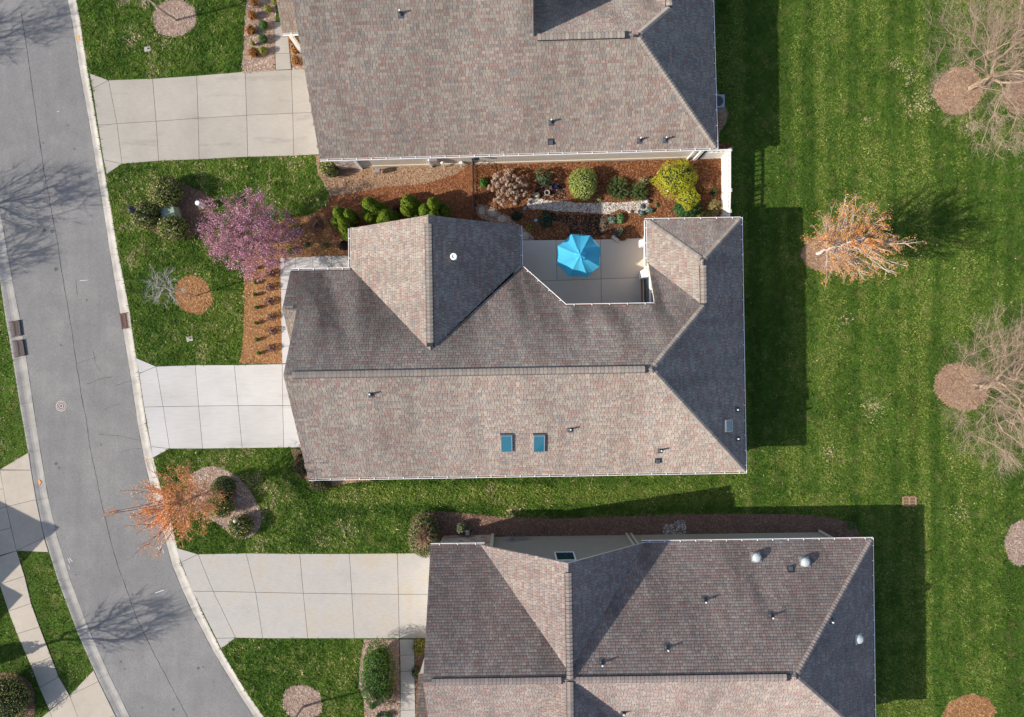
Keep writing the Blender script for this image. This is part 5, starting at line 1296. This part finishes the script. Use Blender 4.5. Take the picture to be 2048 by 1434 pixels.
MB().lathe([(0, .70), (.44, .70), (.45, .685), (.44, .67), (0, .67)], n=28).build('top', M['tabletop'], tbl)
for k in range(4):
    t_ = math.pi / 4 + k * math.pi / 2; MB().cyl((.36 * math.cos(t_), .36 * math.sin(t_), 0), (.26 * math.cos(t_), .26 * math.sin(t_), .67), .018, n=8).build('leg', M['metal'], tbl)
# pots, rocks, ornaments
b = P(1238, 464, .3); po = thing('planter', 'round dark planter with mixed flowers at the patio edge', 'planter', (b.x, b.y, .04))
MB().lathe([(.20, 0), (.30, .40), (.32, .46), (.28, .46), (.26, .40), (0, .38)], n=22).build('pot', M['pot'], po)
q_, d2 = ell(260, .24, .24, .34, .2, 4); V, F = leafquads(q_, d2 + rng.normal(0, .5, d2.shape), .05, .4); bulk('flowers', V, F, pal(len(F), [(.10, .16, .08), (.40, .32, .08), (.16, .13, .16), (.05, .07, .05)], .2), M['leaf'], po, (0, 0, .34))
b = P(1230, 477, .2); tag(MB().box((0, 0, .11), (.50, .20, .22), -.65).build('stone_block', M['con_m'], None, (b.x, b.y, .05)), 'pale rectangular stone block beside the round planter', 'stone block')
b = P(1109, 374, .3); bp = thing('flower_pot', 'deep blue glazed pot in the shade behind the pebble stream', 'flower pot', (b.x, b.y, .05)); MB().lathe([(.10, 0), (.19, .3), (.20, .38), (.16, .38), (.14, .3), (0, .28)], n=18).build('pot', M['bluepot'], bp, smooth=True); MB().lathe([(0, .3), (.14, .3)], n=18).build('soil', M['m_dark'], bp)
b = P(1094, 386, .2); bp = thing('flower_pot', 'pale ringed pot above the pebble stream', 'flower pot', (b.x, b.y, .05)); MB().lathe([(.12, 0), (.17, .22), (.18, .26), (.14, .26), (.13, .2), (0, .18)], n=18).build('pot', M['con_s'], bp); MB().lathe([(0, .2), (.13, .2)], n=18).build('soil', M['m_dark'], bp)
def rock(x, y, rx, ry, h, label, m='rock', rz=0):
    b = P(x, y, h / 2); V, F = core(rx / S, ry / S, h, 1.0, x); V = V + rng.normal(0, .012, V.shape)
    o = bulk('rock', V, F, None, M[m], None, (b.x, b.y, .04)); o.rotation_euler = (0, 0, rz); tag(o, label, 'rock', 'garden rocks')
rock(1073, 390, 8, 5, .3, 'tan boulder at the upper left end of the pebble stream')
rock(1050, 417, 5, 3, .2, 'grey wedge of rock below the dried hydrangea', 'con_n', .8)
rock(1294, 403, 5, 4, .25, 'pale rock at the right tip of the pebble stream', 'con_m')
rock(1260, 424, 4, 3, .2, 'tan rock on the lower edge of the pebble stream')
rock(1275, 424, 3, 3, .18, 'small tan rock next to the blue green succulent')
rock(1337, 381, 3.5, 3, .2, 'white stone at the foot of the golden cypress', 'pvc')
rock(1253, 386, 4, 5, .25, 'tan stone between the two rosemary bushes')
rock(1285, 413, 5, 5, .12, 'flat dark slate at the end of the pebble stream', 'lead')
b = P(1072, 441, .25); orn = thing('garden_ornament', 'pale blue glazed ornament on a stake in the shaded mulch', 'ornament', (b.x, b.y, .04)); MB().lathe([(0, .26), (.10, .25), (.12, .28), (.10, .31), (0, .32)], n=16).build('disc', M['ceramic'], orn); MB().cyl((0, 0, 0), (0, 0, .26), .012, n=6).build('stake', M['metal'], orn)
hs = [P(x, y, .05) for x, y in smooth([(1287, 560), (1284, 568), (1283, 580), (1285, 595), (1287, 612)], False, 5)]
c = hs[0].copy(); tag(MB().tube([p - c for p in hs], .02, 6).build('garden_hose', M['rubber'], None, (c.x, c.y, .02)), 'dark garden hose lying along the glazed doors', 'hose')

# ------------------------------------------------------------------ grass
def inside_any(X, Y):
    bad = np.zeros(len(X), bool)
    for e in EXC: bad |= inside(e, X, Y)
    return bad
def blades(lawn, poly, n, parent_label):
    a = np.array(W([(-60, -50), (2110, 1490)]))
    X = rng.uniform(a[0, 0], a[1, 0], n); Y = rng.uniform(a[1, 1], a[0, 1], n)
    k = inside(W(poly), X, Y); X, Y = X[k], Y[k]
    k = ~inside_any(X, Y); X, Y = X[k], Y[k]; n = len(X)
    front = 1 / (1 + np.exp((X - 3 + .0 * Y) / 2.0))                 # front and side yards are thicker and patchier
    big_ = fbm(X * .30 + 3, Y * .30, vn1); mid = fbm(X * 1.5, Y * 1.5, vn2); fine = vn3(X * 6, Y * 6)
    stripe = vn2(X * 1.05 + .35 * vn1(Y * .12, X * .1), np.full(n, 3.0) + Y * .02)
    stripe = stripe + np.where(X > 14, .15 * np.tanh(2.5 * np.sin(2 * math.pi * (X + .012 * Y) / 1.3 + 3.5 * vn3(Y * .06, X * .22))) * np.clip(2.4 * vn1(X * .25 + 7, Y * .09) - .5, 0, 1.3), 0)
    side = (Y > -10.6) & (Y < -7.2) & (X > -12) & (X < 15.5)
    stripe = np.where(side, vn2(Y * 1.6 + 40, np.full(n, 9.0) + X * .03), np.where(X > 14, stripe, .5 + .4 * (stripe - .5)))
    g0 = np.array([.124, .195, .030]); g1 = np.array([.205, .252, .052]); g2 = np.array([.058, .115, .018]); straw = np.array([.55, .46, .26])
    w = np.clip(.47 + 1.6 * (big_ - .5) + 1.2 * (mid - .5) + 1.5 * (stripe - .5) + .8 * (fine - .5) + rng.normal(0, .13, n), 0, 1)[:, None]
    C = g2 * np.clip(1 - 2 * w, 0, 1) + g0 * (1 - np.abs(2 * w - 1)) + g1 * np.clip(2 * w - 1, 0, 1)
    ps = np.clip((mid - .53) * 2.6 + (fine - .55) * 1.0, 0, .8) * (.07 + .93 * front) * np.clip((big_ - .30) * 2.6, .12, 1)
    C = C * (1 + .16 * front)[:, None]
    for (qx, qy, qr) in ((1835, 205, 26), (1862, 190, 16), (1822, 150, 18), (1790, 128, 12), (1858, 222, 10), (1733, 240, 9), (251, 362, 9), (252, 345, 6), (345, 925, 8), (1920, 1030, 14), (1745, 815, 22), (1690, 640, 12), (1940, 255, 20), (690, 1060, 26), (640, 1075, 16), (265, 75, 22), (330, 85, 16), (1660, 905, 14)):
        q_c = P(qx, qy); ps = np.maximum(ps, .7 * np.exp(-((X - q_c.x) ** 2 + (Y - q_c.y) ** 2) / (qr / 30) ** 2) * np.clip(fine * 2.2 - .3, 0, 1))
    s_ = (rng.random(n) < ps + .003)[:, None]
    C = np.where(s_, straw * rng.uniform(.7, 1.15, (n, 1)), C) * rng.uniform(.85, 1.15, (n, 1)) * (.72 + .56 * vn1(X * 9 + 4, Y * 9))[:, None]
    hgt = np.where(front > .5, .09, .06) * rng.uniform(.5, 1.35, n) * (.35 + 1.3 * vn1(X * 5 + 8, Y * 5))
    t = rng.uniform(0, 2 * math.pi, n); wd = rng.uniform(.02, .042, n); ln = .03 + hgt * rng.uniform(.5, 1.5, n)
    t2 = rng.uniform(0, 2 * math.pi, n)
    B = np.stack([X, Y, np.full(n, .0)], 1); s = np.stack([np.cos(t), np.sin(t), np.zeros(n)], 1) * wd[:, None]
    tip = B + np.stack([np.cos(t2) * ln, np.sin(t2) * ln, hgt], 1)
    V = np.stack([B - s, B + s, tip], 1).reshape(-1, 3)
    tag(bulk('grass', V, np.arange(3 * n).reshape(-1, 3), C, M['blade'], None), parent_label, 'grass', kind='stuff')
blades(lawn_e, EAST, 1250000, 'short green grass of the lawns round the houses')
blades(lawn_w, WEST, 420000, 'short green grass across the street')
